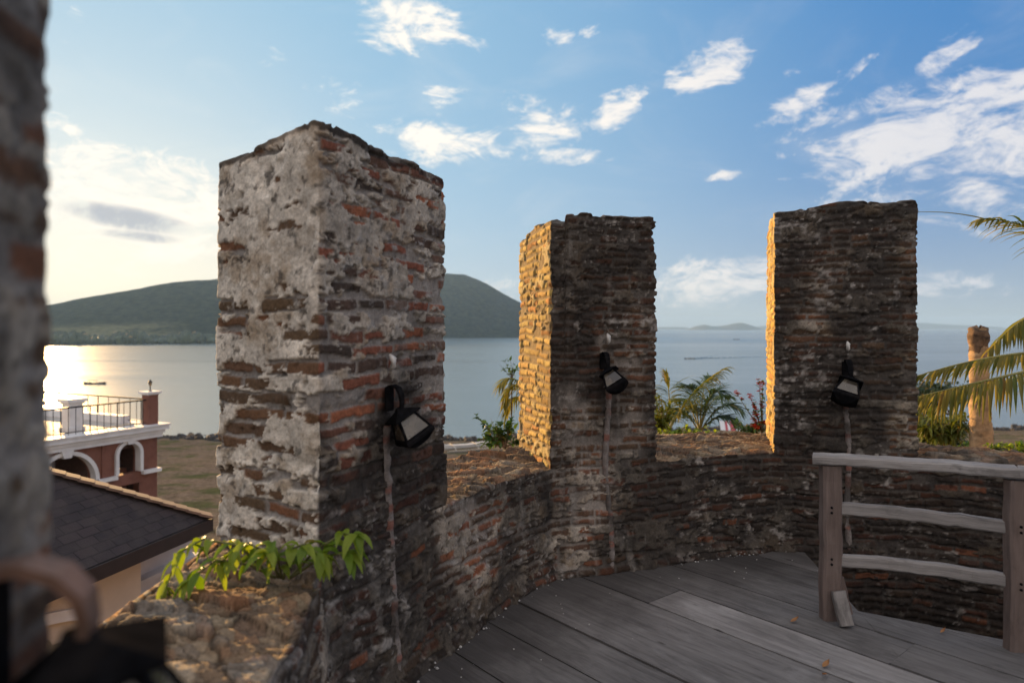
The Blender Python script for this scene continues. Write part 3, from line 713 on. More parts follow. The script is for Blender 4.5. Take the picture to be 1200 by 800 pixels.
# ================================================================ sea, ground, hills
def watermat():
    m, n, b, out = mat('bay_water'); co = n.n('ShaderNodeTexCoord').outputs['Object']
    s1 = n.noise(n.mapping(co, (.35, .9, 1), rot=(0,0,R(20))), 1.0, 4, .55)
    s2 = n.noise(n.mapping(co, (.045, .12, 1), rot=(0,0,R(8))), 1.0, 4, .6)
    slick = n.ss(n.noise(n.mapping(co, (.0012, .0085, 1), rot=(0,0,R(-6))), 1.0, 5, .6, .7), .40, .66)
    bp = n.n('ShaderNodeBump', {'Strength': n.math('MULTIPLY_ADD', slick, -.06, .13), 'Distance': .45, 'Height': n.math('MULTIPLY_ADD', s2, 1.6, s1)})
    n.t.links.new(bp.outputs[0], b.inputs['Normal'])
    n.t.links.new(n.math('MULTIPLY_ADD', slick, -.05, .25), b.inputs['Roughness'])
    n.t.links.new(n.mix(slick, (.12,.155,.155), (.14,.17,.17)), b.inputs['Base Color'])
    b.inputs['IOR'].default_value = 1.33; b.inputs['Specular IOR Level'].default_value = .75
    return m
M['water'] = watermat()
rings = [0, 60, 120, 250, 500, 1000, 2000, 4000, 8000, 12000]; n_ = 64; vs = [(0, 0, SEA)]
for r_ in rings[1:]: vs += [(r_*math.cos(2*math.pi*k/n_), r_*math.sin(2*math.pi*k/n_), SEA) for k in range(n_)]
me = bpy.data.meshes.new('sea'); fs_ = [(0, 1+k, 1+(k+1) % n_) for k in range(n_)]
for i in range(len(rings)-2): fs_ += [(1+i*n_+k, 1+(i+1)*n_+k, 1+(i+1)*n_+(k+1) % n_, 1+i*n_+(k+1) % n_) for k in range(n_)]
me.from_pydata(vs, [], fs_); o = link_mesh('sea', me, M['water']); tag(o, 'calm bay water', kind='structure')

def shore_y(x): return 125+np.maximum(0, .15*x)+4*np.sin(x*.05)+1.5*np.sin(x*.31)
def gz(x, y):
    x = np.asarray(x, float); y = np.asarray(y, float)
    hi = -9.0+4.8*sst(-2.5, 1.5, x)
    y0 = 12+0*x; t = np.clip((y-y0)/(shore_y(x)-y0), -1, 1.6)
    low = hi+(SEA+.0-hi)*np.sign(t)*np.abs(t)**.85*(t > 0)
    low = np.where(t > 1, SEA-(t-1)*9, low)
    return np.where(y < y0, hi, low)
gx = np.concatenate([np.linspace(-260, -60, 40, endpoint=False), np.linspace(-60, 60, 150, endpoint=False), np.linspace(60, 300, 60)])
gy = np.concatenate([np.linspace(-120, 0, 14, endpoint=False), np.linspace(0, 150, 190), np.linspace(152, 220, 8)])
X, Y = np.meshgrid(gx, gy, indexing='ij'); Z = gz(X, Y)
Pn = np.stack([X, Y, 0*X], -1); Z = Z+.35*(fbm(Pn, .25, 4, 900)-.5)*(Y > 14)+.12*(fbm(Pn, 1.3, 3, 905)-.5)
def groundmat():
    m, n, b, out = mat('bare_ground'); co = n.n('ShaderNodeTexCoord').outputs['Object']
    a = n.noise(co, .22, 6, .62); c = n.noise(co, 2.2, 6, .68)
    col = n.mix(n.ss(c, .3, .7), (.075,.062,.05), (.17,.14,.11)); col = n.mix(n.math('MULTIPLY', n.ss(a, .47, .62), .8), col, (.045,.06,.022))
    col = n.mix(n.math('MULTIPLY', n.ss(n.noise(co, .6, 6, .7), .52, .68), .7), col, (.035,.028,.022))
    n.t.links.new(col, b.inputs['Base Color']); b.inputs['Roughness'].default_value = 1; b.inputs['Specular IOR Level'].default_value = 0
    bp = n.n('ShaderNodeBump', {'Strength': .6, 'Distance': .15, 'Height': c}); n.t.links.new(bp.outputs[0], b.inputs['Normal']); return m
M['ground'] = groundmat()
o = np_mesh('ground', np.stack([X, Y, Z], -1).reshape(-1, 3), grid_faces(len(gx), len(gy)), M['ground']); tag(o, 'sloping brown earth between the tower and the bay', kind='structure')
# dark broken rocks along the waterline
rr = random.Random(9); B = MB()
M['rock'] = wornmat('dark_rock', (.055,.048,.043), .9, .5, 1.5, .4, 6)
for k in range(900):
    x = rr.uniform(-80, 140); y = float(shore_y(x))+rr.gauss(-1.2, 1.6); s_ = rr.uniform(.25, .8)*(1.35 if rr.random() < .15 else 1)
    z = float(gz(x, y)); a0 = rr.random()*6
    B.loft([[Vector((x+math.cos(a0+a)*s_*q*rr.uniform(.6,1.2), y+math.sin(a0+a)*s_*q*rr.uniform(.6,1.2), z+hh_*s_*rr.uniform(.6, 1.1))) for a in (0,1.05,2.1,3.14,4.2,5.2)] for q, hh_ in ((.9,-.5),(1,.3),(.6,.85))])
o = B.build('shore_rubble', M['rock']); tag(o, 'dark broken rocks along the edge of the water', kind='stuff')

# hills across the bay
def hillmat():
    m, n, b, out = mat('forested_hill'); co = n.n('ShaderNodeTexCoord').outputs['Object']
    a = n.noise(co, .012, 6, .65); c = n.noise(co, .09, 5, .7)
    col = n.mix(n.ss(c, .3, .7), (.004,.010,.010), (.055,.070,.045))
    at = n.n('ShaderNodeAttribute', attribute_name='Col').outputs['Fac']
    fl = n.math('MULTIPLY', at, n.ss(a, .30, .5)); col = n.mix(fl, col, n.mix(n.ss(c, .35, .65), (.12,.125,.07), (.22,.21,.12)))
    n.t.links.new(col, b.inputs['Base Color']); b.inputs['Roughness'].default_value = 1; b.inputs['Specular IOR Level'].default_value = 0
    bp = n.n('ShaderNodeBump', {'Strength': 1.0, 'Distance': 10.0, 'Height': c}); n.t.links.new(bp.outputs[0], b.inputs['Normal']); return m
M['hill'] = hillmat()
pxs = np.concatenate([np.linspace(-420, 700, 420)])
prof_x = [-420,-200,0,30,60,110,165,200,230,256,300,360,420,480,525,545,560,575,590,607,630,655,680,700]
prof_y = [345,352,366,362,357,347,338,331,329,327,334,338,333,325,320,322,328,336,345,354,366,376,383,392]
shr_x = [-420,0,60,250,400,525,607,700]; shr_Y = [620,760,800,850,1050,1300,1360,1450]
rdg_x = [-420,60,256,400,525,700]; rdg_Y = [1150,1250,1350,1650,1900,1900]
tt = np.concatenate([np.linspace(0, 1, 70), np.linspace(1.03, 1.8, 25)])
py_ = np.interp(pxs, prof_x, prof_y); Ysh = np.interp(pxs, shr_x, shr_Y); Yrd = np.interp(pxs, rdg_x, rdg_Y)
Yg = Ysh[:, None]+(Yrd-Ysh)[:, None]*tt[None]
Xg = (pxs[:, None]-600)/FPX*Yg
Hr = (384-py_)/FPX*Yrd-SEA
bump_ = np.where(tt <= 1, tt**1.25*(1.0+.0*tt), np.clip(1-(tt-1)/.8, 0, 1)**1.3)
Zg = Hr[:, None]*bump_[None]
P3_ = np.stack([Xg, Yg, 0*Xg], -1)
rel = (fbm(P3_, .006, 5, 700)-.5)*34+(fbm(P3_, .03, 4, 705)-.5)*9+(fbm(P3_, .11, 3, 707)-.5)*5
Zg = Zg+rel*np.clip(np.sin(np.clip(tt, 0, 1.8)/1.8*math.pi), 0, 1)[None]*np.clip(Hr/60, 0, 1)[:, None]*np.where(tt <= 1, 1-.75*tt, .3)[None]
Zg = Zg+1.2*(tt > 0)[None]
field_mist = (sst(.06, .14, tt)*sst(.42, .28, tt))[None]*(sst(235, 150, pxs)*sst(-80, 40, pxs))[:, None]  # pale field patch low on the slope, also painting sunlit mist into the colour
o = np_mesh('hills', np.stack([Xg, Yg, Zg+SEA-.6], -1).reshape(-1, 3), grid_faces(len(pxs), len(tt)), M['hill'], col=np.repeat(field_mist.reshape(-1, 1), 3, 1))
tag(o, 'forested hills across the bay', kind='structure')
# trees along the far shore: one mass of crowns
M['farwood'] = leafmat('far_wood', (.02,.035,.018), (.05,.07,.03), 0.0, .3)
rr = random.Random(21); B = MB()
for k in range(1500):
    px_ = rr.uniform(-60, 500); Y0 = float(np.interp(px_, shr_x, shr_Y))+rr.uniform(6, 70); x = (px_-600)/FPX*Y0
    h_ = rr.uniform(5, 11)*(.75+.5*math.sin(px_*.045+1)**2); r_ = rr.uniform(3, 6.5)
    z = SEA+max(.5, (Y0-float(np.interp(px_, shr_x, shr_Y)))*.05)
    B.loft([[Vector((x+math.cos(a)*r_*q*rr.uniform(.65, 1.25), Y0+math.sin(a)*r_*q*rr.uniform(.7, 1.2), z+h_*t*rr.uniform(.85, 1.12))) for a in (0,.9,1.8,2.7,3.6,4.5,5.4)] for q, t in ((.75,0),(1,.35),(.9,.7),(.4,1.0))])
o = B.build('shore_woods', M['farwood']); tag(o, 'dark woods along the far shore below the hill', kind='stuff')
# low far islands
M['isle'] = wornmat('far_island', (.05,.06,.055), 1, bump=0, scale=.01)
def isle(name, x0, x1, Y0, prof, label):
    n = 80; f = np.linspace(0, 1, n); px_ = x0+(x1-x0)*f; hgt = np.interp(f, np.linspace(0, 1, len(prof)), prof)
    hgt = np.convolve(np.pad(hgt, 3, mode='edge'), np.ones(7)/7, 'valid')
    cr = np.array([0, .35, .7, 1, .6, 0]); yy = np.array([-300, -200, -90, 0, 150, 320])
    X = (px_[:, None]-600)/FPX*Y0+0*yy[None]; Yv = Y0+yy[None]+0*X
    H = (hgt/FPX*Y0+20)[:, None]*cr[None]*(.8+.4*fbm(np.stack([X, Yv, 0*X], -1), .004, 4, 41))
    H = H*np.minimum(1, np.minimum(f, 1-f)*14)[:, None]
    o = np_mesh(name, np.stack([X, Yv, SEA-1+H], -1).reshape(-1, 3), grid_faces(n, 6), M['isle']); tag(o, label, kind='structure')
isle('hills_far', 690, 812, 9000, [1.5,2,1.5,1,1.2,.8], 'faint low coast at the horizon')
isle('hills_island', 808, 888, 6500, [.4,2.2,4,2.2,1.4,4,6.6,6.8,4,1], 'bluish islet hill at the horizon')
isle('hills_islet', 820, 960, 9500, [1,2.4,3.2,2,1,3,4.5,5,4,2], 'pale hills behind the islet')
isle('hills_coast', 1040, 1180, 9500, [3,5.2,6,5.2,4,3.4,2.4,1.4,.6], 'pale blue coast at the horizon on the right')

# boats
M['boatdark'] = wornmat('dark_boat_paint', (.035,.04,.045), .6); M['boatwhite'] = wornmat('white_boat_paint', (.6,.58,.55), .6); M['bamboo'] = wornmat('bamboo_pole', (.45,.4,.33), .6)
def hull(root, L, w_, h_, mt):
    B = MB(); rg = []
    for k in range(11):
        f = k/10; x = (f-.5)*L; k_ = (1-abs(2*f-1)**2.4); ww = max(.03, w_*k_); sh = h_*(.15+.85*abs(2*f-1)**2.2)*.55
        rg.append([Vector((x, -ww/2, h_*.75+sh)), Vector((x, -ww*.38, h_*.25+sh*.3)), Vector((x, 0, 0-.1+sh*.3)), Vector((x, ww*.38, h_*.25+sh*.3)), Vector((x, ww/2, h_*.75+sh)), Vector((x, ww*.35, h_*.72+sh)), Vector((x, -ww*.35, h_*.72+sh))])
    B.loft(rg); return B.build('hull', mt, root)
def outrigger(p, rz, L, label, mh, person=False, canopy=False):
    root = empty('outrigger_boat', p, rz, label, 'boat'); hull(root, L, L*.11, L*.09, mh)
    for s_ in (-1, 1):
        B = MB(); B.tube([(-L*.38, s_*L*.24, .12), (L*.3, s_*L*.24, .10), (L*.46, s_*L*.23, .35)], L*.011, 6); B.build('outrigger', M['bamboo'], root)
    for x in (-.22, .2):
        B = MB(); B.tube([(x*L, -L*.24, .16), (x*L, -L*.1, L*.085), (x*L, L*.1, L*.085), (x*L, L*.24, .16)], L*.008, 6); B.build('cross_pole', M['bamboo'], root)
    if canopy:
        B = MB(); B.loft([[Vector((x*L, -L*.06, L*.17)), Vector((x*L, 0, L*.19)), Vector((x*L, L*.06, L*.17)), Vector((x*L, 0, L*.178))] for x in (-.3, .12)])
        for x in (-.28, .1):
            for s_ in (-1, 1): B.tube([(x*L, s_*L*.05, L*.06), (x*L, s_*L*.055, L*.175)], .03, 5)
        B.build('canopy', M['boatdark'], root)
    return root
def at_sea(px, py): d = FPX*20/(py-384); return Vector(((px-600)/FPX*d, d, SEA))
def figure(p, sc, rz, name_label):
    """seated boatman, one skinned body"""
    me = bpy.data.meshes.new('person')
    J = [(0,0,.45),(0,0,.75),(0,.02,.98),(0,.03,1.08),(0,.05,1.22),(.19,.02,.95),(.24,.16,.70),(.17,.36,.66),(-.19,.02,.95),(-.24,.14,.70),(-.2,-.12,.6),(.1,.02,.43),(.14,.42,.46),(.14,.46,.05),(-.1,.02,.43),(-.14,.42,.46),(-.14,.46,.05)]
    E = [(0,1),(1,2),(2,3),(3,4),(2,5),(5,6),(6,7),(2,8),(8,9),(9,10),(0,11),(11,12),(12,13),(0,14),(14,15),(15,16)]
    rad = [.15,.14,.13,.06,.11,.06,.045,.035,.06,.045,.035,.09,.07,.05,.09,.07,.05]
    me.from_pydata([tuple(c*sc for c in j) for j in J], E, [])
    o = link_mesh('person', me, M['boatdark']); o.location = p; o.rotation_euler = (0, 0, rz)
    o.modifiers.new('skin', 'SKIN')
    for v, r_ in zip(me.skin_vertices[0].data, rad): v.radius = (r_*sc, r_*sc)
    me.skin_vertices[0].data[0].use_root = True
    s_ = o.modifiers.new('sub', 'SUBSURF'); s_.levels = s_.render_levels = 1
    return tag(o, name_label, 'person')
b1 = at_sea(808, 420.5); outrigger(b1, R(172), 6.5, 'tiny dark motor boat drawing a long wake across the blue water', M['boatdark'])
figure(b1+Vector((.3, 0, .1)), 1.15, R(80), 'dark figure sitting in the tiny boat that draws the wake')
b2 = at_sea(863, 398); outrigger(b2, R(10), 11, 'faint far boat on the open bay, nearer the islets', M['boatdark'], canopy=True)
b3 = at_sea(111, 450); outrigger(b3, R(5), 7.5, 'dark covered boat seen just above the terrace rail', M['boatdark'], canopy=True)
b4 = Vector((-7.2, 101, float(gz(-7.2, 101))+.3)); outrigger(b4, R(25), 8.5, 'beached white boat with thin outrigger poles, seen between the pale merlon and the sunlit one', M['boatwhite'])
# wake: low raised ridges of disturbed water
B = MB()
M['wake'] = wornmat('wake_water', (.05,.09,.11), .25, .3, .5, .5, 2, spec=.5)
for ang, L_, hh_ in ((R(31), 74, .5), (R(62), 70, .28)):
    d = Vector((math.cos(ang), math.sin(ang), 0)); nn = Vector((-d.y, d.x, 0)); st_ = b1+Vector((3, .5, 0)); rg = []
    for k in range(40):
        f = k/39; c0 = st_+d*(L_*f)+nn*(1.2*math.sin(f*9)); w_ = .5+1.7*f; e = hh_*(1-f)**.7*(.75+.25*math.sin(k*2.3))+.03
        rg.append([c0-nn*w_-Vector((0,0,.05)), c0-nn*w_*.3+Vector((0,0,e*.8)), c0+nn*w_*.1+Vector((0,0,e)), c0+nn*w_-Vector((0,0,.05))])
    B.loft(rg)
o = B.build('wake', M['wake'], smooth=True); tag(o, 'wake spreading behind the small boat', kind='stuff')

# haze over the bay: one even volume round the whole place
HZ = MB(); HZ.box((0, 0, (SEA-1.5+190)/2), (25000, 25000, 190-SEA+1.5))
hm = bpy.data.materials.new('haze'); hm.use_nodes = True; hm.node_tree.nodes.clear(); h_ = NT(hm.node_tree)
ho = h_.n('ShaderNodeOutputMaterial'); pv = h_.n('ShaderNodeVolumePrincipled', {'Color': (.38,.63,1.0,1), 'Density': .00013, 'Anisotropy': .1})
hm.node_tree.links.new(pv.outputs[0], ho.inputs['Volume'])
o = HZ.build('haze', hm); tag(o, 'thin evening haze over the bay', kind='stuff')
# ================================================================ terrace building, hip-roofed pavilion
M['brickwall'] = wornmat('red_brown_wall', (.21,.09,.062), .85, .3, 3, .2, 20, dirt=(.12,.06,.045))
M['white'] = wornmat('white_trim', (.72,.70,.68), .6, .08, 2, .06, 20, dirt=(.5,.47,.43), dirt_amt=.35)
M['cream'] = wornmat('cream_wall', (.52,.43,.33), .8, .1, 2, .1, 20)
M['darkin'] = wornmat('dark_interior', (.10,.06,.05), .9)
M['ironrail'] = wornmat('iron_rail', (.03,.026,.025), .5)
M['tile'] = wornmat('terrace_floor', (.42,.38,.33), .7)
# local frame: x runs along the front from the corner pier towards the viewer's left, y into the building, z up
E1 = Vector((-.4499,-.8931,0)); E2 = Vector((-.8931,.4499,0))
C0 = Vector((-11.88, 22.5, 0))
bld = empty('terrace_building', (C0.x, C0.y, -9), 0, 'red brown building with white arches, cornice and an open roof terrace', 'building')
MBw = Matrix(((E1.x,E2.x,0,0),(E1.y,E2.y,0,0),(0,0,1,9),(0,0,0,1)))      # local -> relative to the building's base
def lb(x, y, z): return MBw @ Vector((x, y, z))
def lbox(B, x0, x1, y0, y1, z0, z1, m=0):
    v = [lb(x, y, z) for z in (z0, z1) for x, y in ((x0,y0),(x1,y0),(x1,y1),(x0,y1))]
    return B.add(v, [(0,1,2,3),(7,6,5,4),(4,5,1,0),(5,6,2,1),(6,7,3,2),(7,4,0,3)], m)
def arch_pts(xc, r_, zs, z0, n=20): return [(xc-r_, z0), (xc-r_, zs)]+[(xc-r_*math.cos(math.pi*k/n), zs+r_*math.sin(math.pi*k/n)) for k in range(1, n)]+[(xc+r_, zs), (xc+r_, z0)]
Mfront = MBw @ Matrix(((1,0,0,0),(0,0,1,.15),(0,1,0,0),(0,0,0,1)))
big = [(2.75, .86), (5.25, .86), (7.75, .86)]
outl = [[(-.2,-9), (10, -9), (10, -3.55), (-.2, -3.55)]]
outl.append(arch_pts(.80, .36, -4.03, -4.66))
for xc, r_ in big: outl.append(arch_pts(xc, r_, -4.60, -5.0+.02))
outl += [[(.44,-8.9),(.44,-5.0),(1.16,-5.0),(1.16,-8.9)]]
outline_solid('wall', outl, .30, Mfront, M['brickwall'], bld)
Mside = MBw @ Matrix(((0,0,1,-.05),(1,0,0,0),(0,1,0,0),(0,0,0,1)))
outline_solid('wall', [[(.31,-9),(11,-9),(11,-3.55),(.31,-3.55)], arch_pts(2.0,.55,-4.1,-4.8), arch_pts(4.5,.55,-4.1,-4.8)], .30, Mside, M['brickwall'], bld)
B = MB(); lbox(B, .1, 10, 4.2, 4.4, -9, -3.6); B.build('inner_wall', M['cream'], bld)
B = MB(); lbox(B, 1.62, 1.92, .302, 2.0, -9, -3.6); lbox(B, .25, .33, .302, 1.2, -9, -3.6); B.build('partition', M['darkin'], bld)
B = MB(); lbox(B, -.2, 10, .31, 8.8, -3.9, -3.6); B.build('ceiling', M['darkin'], bld)
B = MB(); lbox(B, .12, .95, .8, 1.1, -9, -4.62); B.build('pier', M['brickwall'], bld)
def trim_arch(xc, r_, zs, z0, w_, name='arch_trim', d0=-.09):
    B = MB(); pts = [(xc-r_, z0), (xc-r_, (z0+zs)/2), (xc-r_, zs)]+[(xc-r_*math.cos(math.pi*k/20), zs+r_*math.sin(math.pi*k/20)) for k in range(1, 20)]+[(xc+r_, zs), (xc+r_, (z0+zs)/2), (xc+r_, z0)]
    rg = []
    for k, (x, z) in enumerate(pts):
        nx, nz_ = (x-xc, max(0, z-zs)); l_ = math.hypot(nx, nz_) or 1; nx, nz_ = nx/l_, nz_/l_
        rg.append([lb(x+nx*w_, d0, z+nz_*w_), lb(x, d0, z), lb(x-nx*.003, .18, z), lb(x+nx*w_, .02, z+nz_*w_)])
    B.loft(rg); B.build(name, M['white'], bld)
trim_arch(.80, .355, -4.03, -4.63, .105)
for xc, r_ in big: trim_arch(xc, r_-.005, -4.60, -4.62, .115)
def keystone(xc, zt, h_=.30, w_=.2):
    B = MB(); v = [lb(xc+a*w_*(1.15 if t else .62), y, zt+(0 if t else -h_)) for t in (0, 1) for a, y in ((-.7,-.14),(.7,-.14),(.7,.1),(-.7,.1))]
    B.add(v, [(3,2,1,0),(4,5,6,7),(0,1,5,4),(1,2,6,5),(2,3,7,6),(3,0,4,7)]); B.build('keystone', M['white'], bld)
keystone(.80, -3.5, .2, .2)
for xc, r_ in big: keystone(xc, -3.55, .27, .24)
for x0, x1 in ((-.26,.37),(1.24,1.84),(3.66,4.34),(6.16,6.84),(8.66,9.34)):
    B = MB(); lbox(B, x0, x1, -.16, .1, -4.74, -4.63); B.build('sill', M['white'], bld)
B = MB()
for (z0, z1, pr) in ((-3.60,-3.47,.10), (-3.468,-3.36,.15), (-3.358,-3.22,.24), (-3.218,-3.17,.28)):
    lbox(B, -.2-pr, 10, -.05-pr, .30, z0, z1); lbox(B, -.2-pr, .1, .301, 9, z0, z1)
B.build('cornice', M['white'], bld)
for x0 in (1.26,):
    B = MB(); lbox(B, x0+.12, x0+.42, -.045, .0, -4.62, -3.61); B.build('pilaster', M['brickwall'], bld)
B = MB(); lbox(B, .1, 10, .3, 9, -3.6+.02, -3.19); B.build('terrace_slab', M['tile'], bld)
# corner pier with cap and a small lamp
B = MB(); lbox(B, -.17, .17, -.1, .24, -3.168, -2.16); B.build('corner_pier', M['brickwall'], bld)
B = MB(); lbox(B, -.25, .25, -.18, .32, -2.158, -2.09); lbox(B, -.2, .2, -.13, .27, -2.2, -2.16); B.build('pier_cap', M['white'], bld)
lamp = empty('pier_lamp', C0+E1*0+E2*.07+Vector((0,0,-2.088)), 0, 'small black lamp standing on the corner pier of the terrace', 'lamp')
B = MB(); B.tube([(0,0,0),(0,0,.02),(0,0,.025),(0,0,.17)], [.06,.05,.018,.016], 8); B.build('stem', M['ironrail'], lamp)
B = MB(); B.tube([(0,0,.17),(0,0,.19),(0,0,.29)], [.025,.05,.065], 6); B.build('glass', M['glass'], lamp)
B = MB(); B.tube([(0,0,.29),(0,0,.31),(0,0,.35),(0,0,.39)], [.085,.075,.03,.008], 6); B.build('cap', M['ironrail'], lamp)
# railings
def terrace_rail(p0, p1, n, name, every=1):
    B = MB(); a, b = lb(*p0, -2.36), lb(*p1, -2.36); B.bar(a, b, .05, .045)
    a2, b2 = lb(*p0, -3.10), lb(*p1, -3.10); B.bar(a2, b2, .025, .02)
    o = B.build(name, M['ironrail'], bld); 
    for k in range(n+1):
        f = (k+.5)/(n+1); q = a.lerp(b, f); q2 = a2.lerp(b2, f); S_ = MB()
        S_.tube([q2-Vector((0,0,.07)), q], .011 if k % 4 else .019, 6); S_.build('baluster', M['ironrail'], o)
terrace_rail((.17,.05), (9.8,.05), 44, 'front_railing')
terrace_rail((0,.24), (0,8.9), 14, 'side_railing')
for k, (x, y) in enumerate(((1.9,1.1),(3.05,1.3),(4.9,1.3))):
    B = MB(); lbox(B, x-.2, x+.2, y-.2, y+.2, -3.19, -2.30); lbox(B, x-.26, x+.26, y-.26, y+.26, -3.19, -3.08); lbox(B, x-.3, x+.3, y-.3, y+.3, -2.298, -2.2); lbox(B, x-.24, x+.24, y-.24, y+.24, -2.36, -2.301)
    B.build('white_pedestal', M['white'], bld)
B = MB(); lbox(B, -.05, .25, 1.2, 8.5, -3.19, -2.95); B.build('low_kerb', M['white'], bld)

# hip roofed pavilion close to the tower
def shinglemat():
    m, n, b, out = mat('dark_shingles'); uv = n.n('ShaderNodeUVMap', uv_map='UVMap').outputs[0]
    bt = n.n('ShaderNodeTexBrick', {'Vector': uv, 'Color1': (.032,.027,.029,1), 'Color2': (.055,.041,.042,1), 'Mortar': (.018,.016,.016,1), 'Scale': 1.0, 'Mortar Size': .007, 'Brick Width': .24, 'Row Height': .13, 'Bias': -.3})
    k = n.noise(uv, 3.0, 5, .6); c = n.mix(n.math('MULTIPLY', n.ss(k, .35, .7), .8), bt.outputs[0], (.055,.045,.042))
    n.t.links.new(c, b.inputs['Base Color']); b.inputs['Roughness'].default_value = .85; b.inputs['Specular IOR Level'].default_value = .2
    bp = n.n('ShaderNodeBump', {'Strength': .8, 'Distance': .02, 'Height': n.math('ADD', n.math('MULTIPLY', bt.outputs['Fac'], -1.0), n.math('MULTIPLY', n.noise(uv, 60, 3), .4))}); n.t.links.new(bp.outputs[0], b.inputs['Normal']); return m
M['shingle'] = shinglemat()
CR = Vector((-3.96, 9.0, -2.5))                       # nearest-right eave corner
A_ = Vector((-.234,-.972,0)); B_ = Vector((-.972,.234,0))
pav = empty('pavilion', (CR.x, CR.y, -9), 0, 'low pavilion with a dark shingled hip roof and cream wall just below the tower', 'pavilion')
def lp(a, b, z): return CR+A_*a+B_*b+Vector((0,0,z+2.5))-Vector((CR.x, CR.y, -9))
Wd, Ln, pk = 5.4, 7.0, 1.72                           # eave lengths and rise
h0 = -2.5; ap = lp(Wd/2, Wd/2, h0+pk); ap2 = lp(Ln-Wd/2+.0, Wd/2, h0+pk)
cs = [lp(0,0,h0), lp(Ln,0,h0), lp(Ln,Wd,h0), lp(0,Wd,h0)]
me = bpy.data.meshes.new('roof'); me.from_pydata([tuple(v) for v in cs+[ap, ap2]], [], [(0,1,5,4)[::1], (1,2,5), (2,3,4,5), (3,0,4)])
l = me.uv_layers.new(name='UVMap')
for p in me.polygons:
    v = [Vector(me.vertices[i].co) for i in p.vertices]; ux = (v[1]-v[0]).normalized(); uy = p.normal.cross(ux)
    for li, q in zip(p.loop_indices, v): l.data[li].uv = ((q-v[0]).dot(ux), (q-v[0]).dot(uy))
roof = link_mesh('roof', me, M['shingle'], pav)
B = MB()
for a, b in ((cs[0], ap), (cs[1], ap2), (cs[2], ap2), (cs[3], ap), (ap, ap2)):
    n_ = 26 
    for k in range(n_):
        q0, q1 = a.lerp(b, k/n_), a.lerp(b, (k+1.12)/n_); B.bar(q0+Vector((0,0,.028)), q1+Vector((0,0,.016)), .22, .03)
M['ridge'] = wornmat('ridge_cap', (.16,.11,.085), .8, .3, 6)
B.build('ridge_cap', M['ridge'], roof)
B = MB()
for a, b in ((cs[0],cs[1]),(cs[1],cs[2]),(cs[2],cs[3]),(cs[3],cs[0])): B.bar(a-Vector((0,0,.09)), b-Vector((0,0,.09)), .05, .16)
M['fascia'] = wornmat('dark_fascia', (.035,.026,.024), .7); B.build('fascia', M['fascia'], pav)
B = MB(); B.add([lp(.04,.04,h0-.17), lp(Ln-.04,.04,h0-.17), lp(Ln-.04,Wd-.04,h0-.17), lp(.04,Wd-.04,h0-.17)], [(0,1,2,3)]); B.build('soffit', M['cream'], pav)
MPa = Matrix(((A_.x,0,B_.x,0),(A_.y,0,B_.y,0),(0,1,0,0),(0,0,0,1)))
def wall_p(b0, th, outl, name, mt):
    o_ = lp(0, b0, 0); Mx = Matrix.Translation(Vector((o_.x, o_.y, 9))) @ MPa; return outline_solid(name, outl, th, Mx, mt, pav)
xa = .78
wall_p(.50, .2, [[(xa,-9),(xa,-2.68),(Ln-.5,-2.68),(Ln-.5,-9),(5.2,-9),(5.2,-3.3)]+[(3.6+1.6*math.cos(math.pi*k/16), -3.32+.34*math.sin(math.pi*k/16)) for k in range(17)]+[(2.0,-9)][:0]+[(1.5,-3.36),(1.5,-9)]], 'wall', M['cream'])
B = MB(); rg = []
for k in range(21):
    t = math.pi*k/20; x, z = 3.35-1.86*math.cos(t), -3.36+.40*math.sin(t)
    rg.append([lp(x, .34, z), lp(x, .34, z+.12), lp(x, .42, z+.12), lp(x, .42, z)])
B.loft(rg); 
def pbox(B, a0, a1, b0, b1, z0, z1):
    v = [lp(a, b, z) for z in (z0, z1) for a, b in ((a0,b0),(a1,b0),(a1,b1),(a0,b1))]
    B.add(v, [(0,1,2,3),(7,6,5,4),(4,5,1,0),(5,6,2,1),(6,7,3,2),(7,4,0,3)])
pbox(B, xa-.06, 1.5, .33, .42, -3.46, -3.36); B.build('arch_trim', M['white'], pav)
B = MB(); pbox(B, xa-.04, xa+.2, .62, 4.8, -9, -2.68); B.build('end_wall', M['cream'], pav)
# white stepped side of the lower block between pavilion and tower
st = empty('stepped_block', (-4.4, 10.6, -9), 0, 'low white block with horizontal moulded ledges behind the pavilion wall', 'wall')
B = MB()
for k in range(9):
    z1 = -2.9-.30*k; y0 = .78-.09*k
    for (za, zb, dd) in ((z1-.30, z1-.062, 0), (z1-.06, z1, .07)):
        v = [Vector((-4.4,10.6,-9)) for _ in range(0)]
        P_ = [CR+A_*a+B_*(b+y0-dd)+Vector((0,0,z+2.5))-Vector((-4.4,10.6,-9)) for z in (za, zb) for a, b in ((-.6,0),(.72,0),(.72,3),(-.6,3))]
        B.add(P_, [(0,1,2,3),(7,6,5,4),(4,5,1,0),(5,6,2,1),(6,7,3,2),(7,4,0,3)])
M['pale'] = wornmat('pale_grey_paint', (.42,.40,.39), .6, .1, 3); B.build('ledges', M['pale'], st)
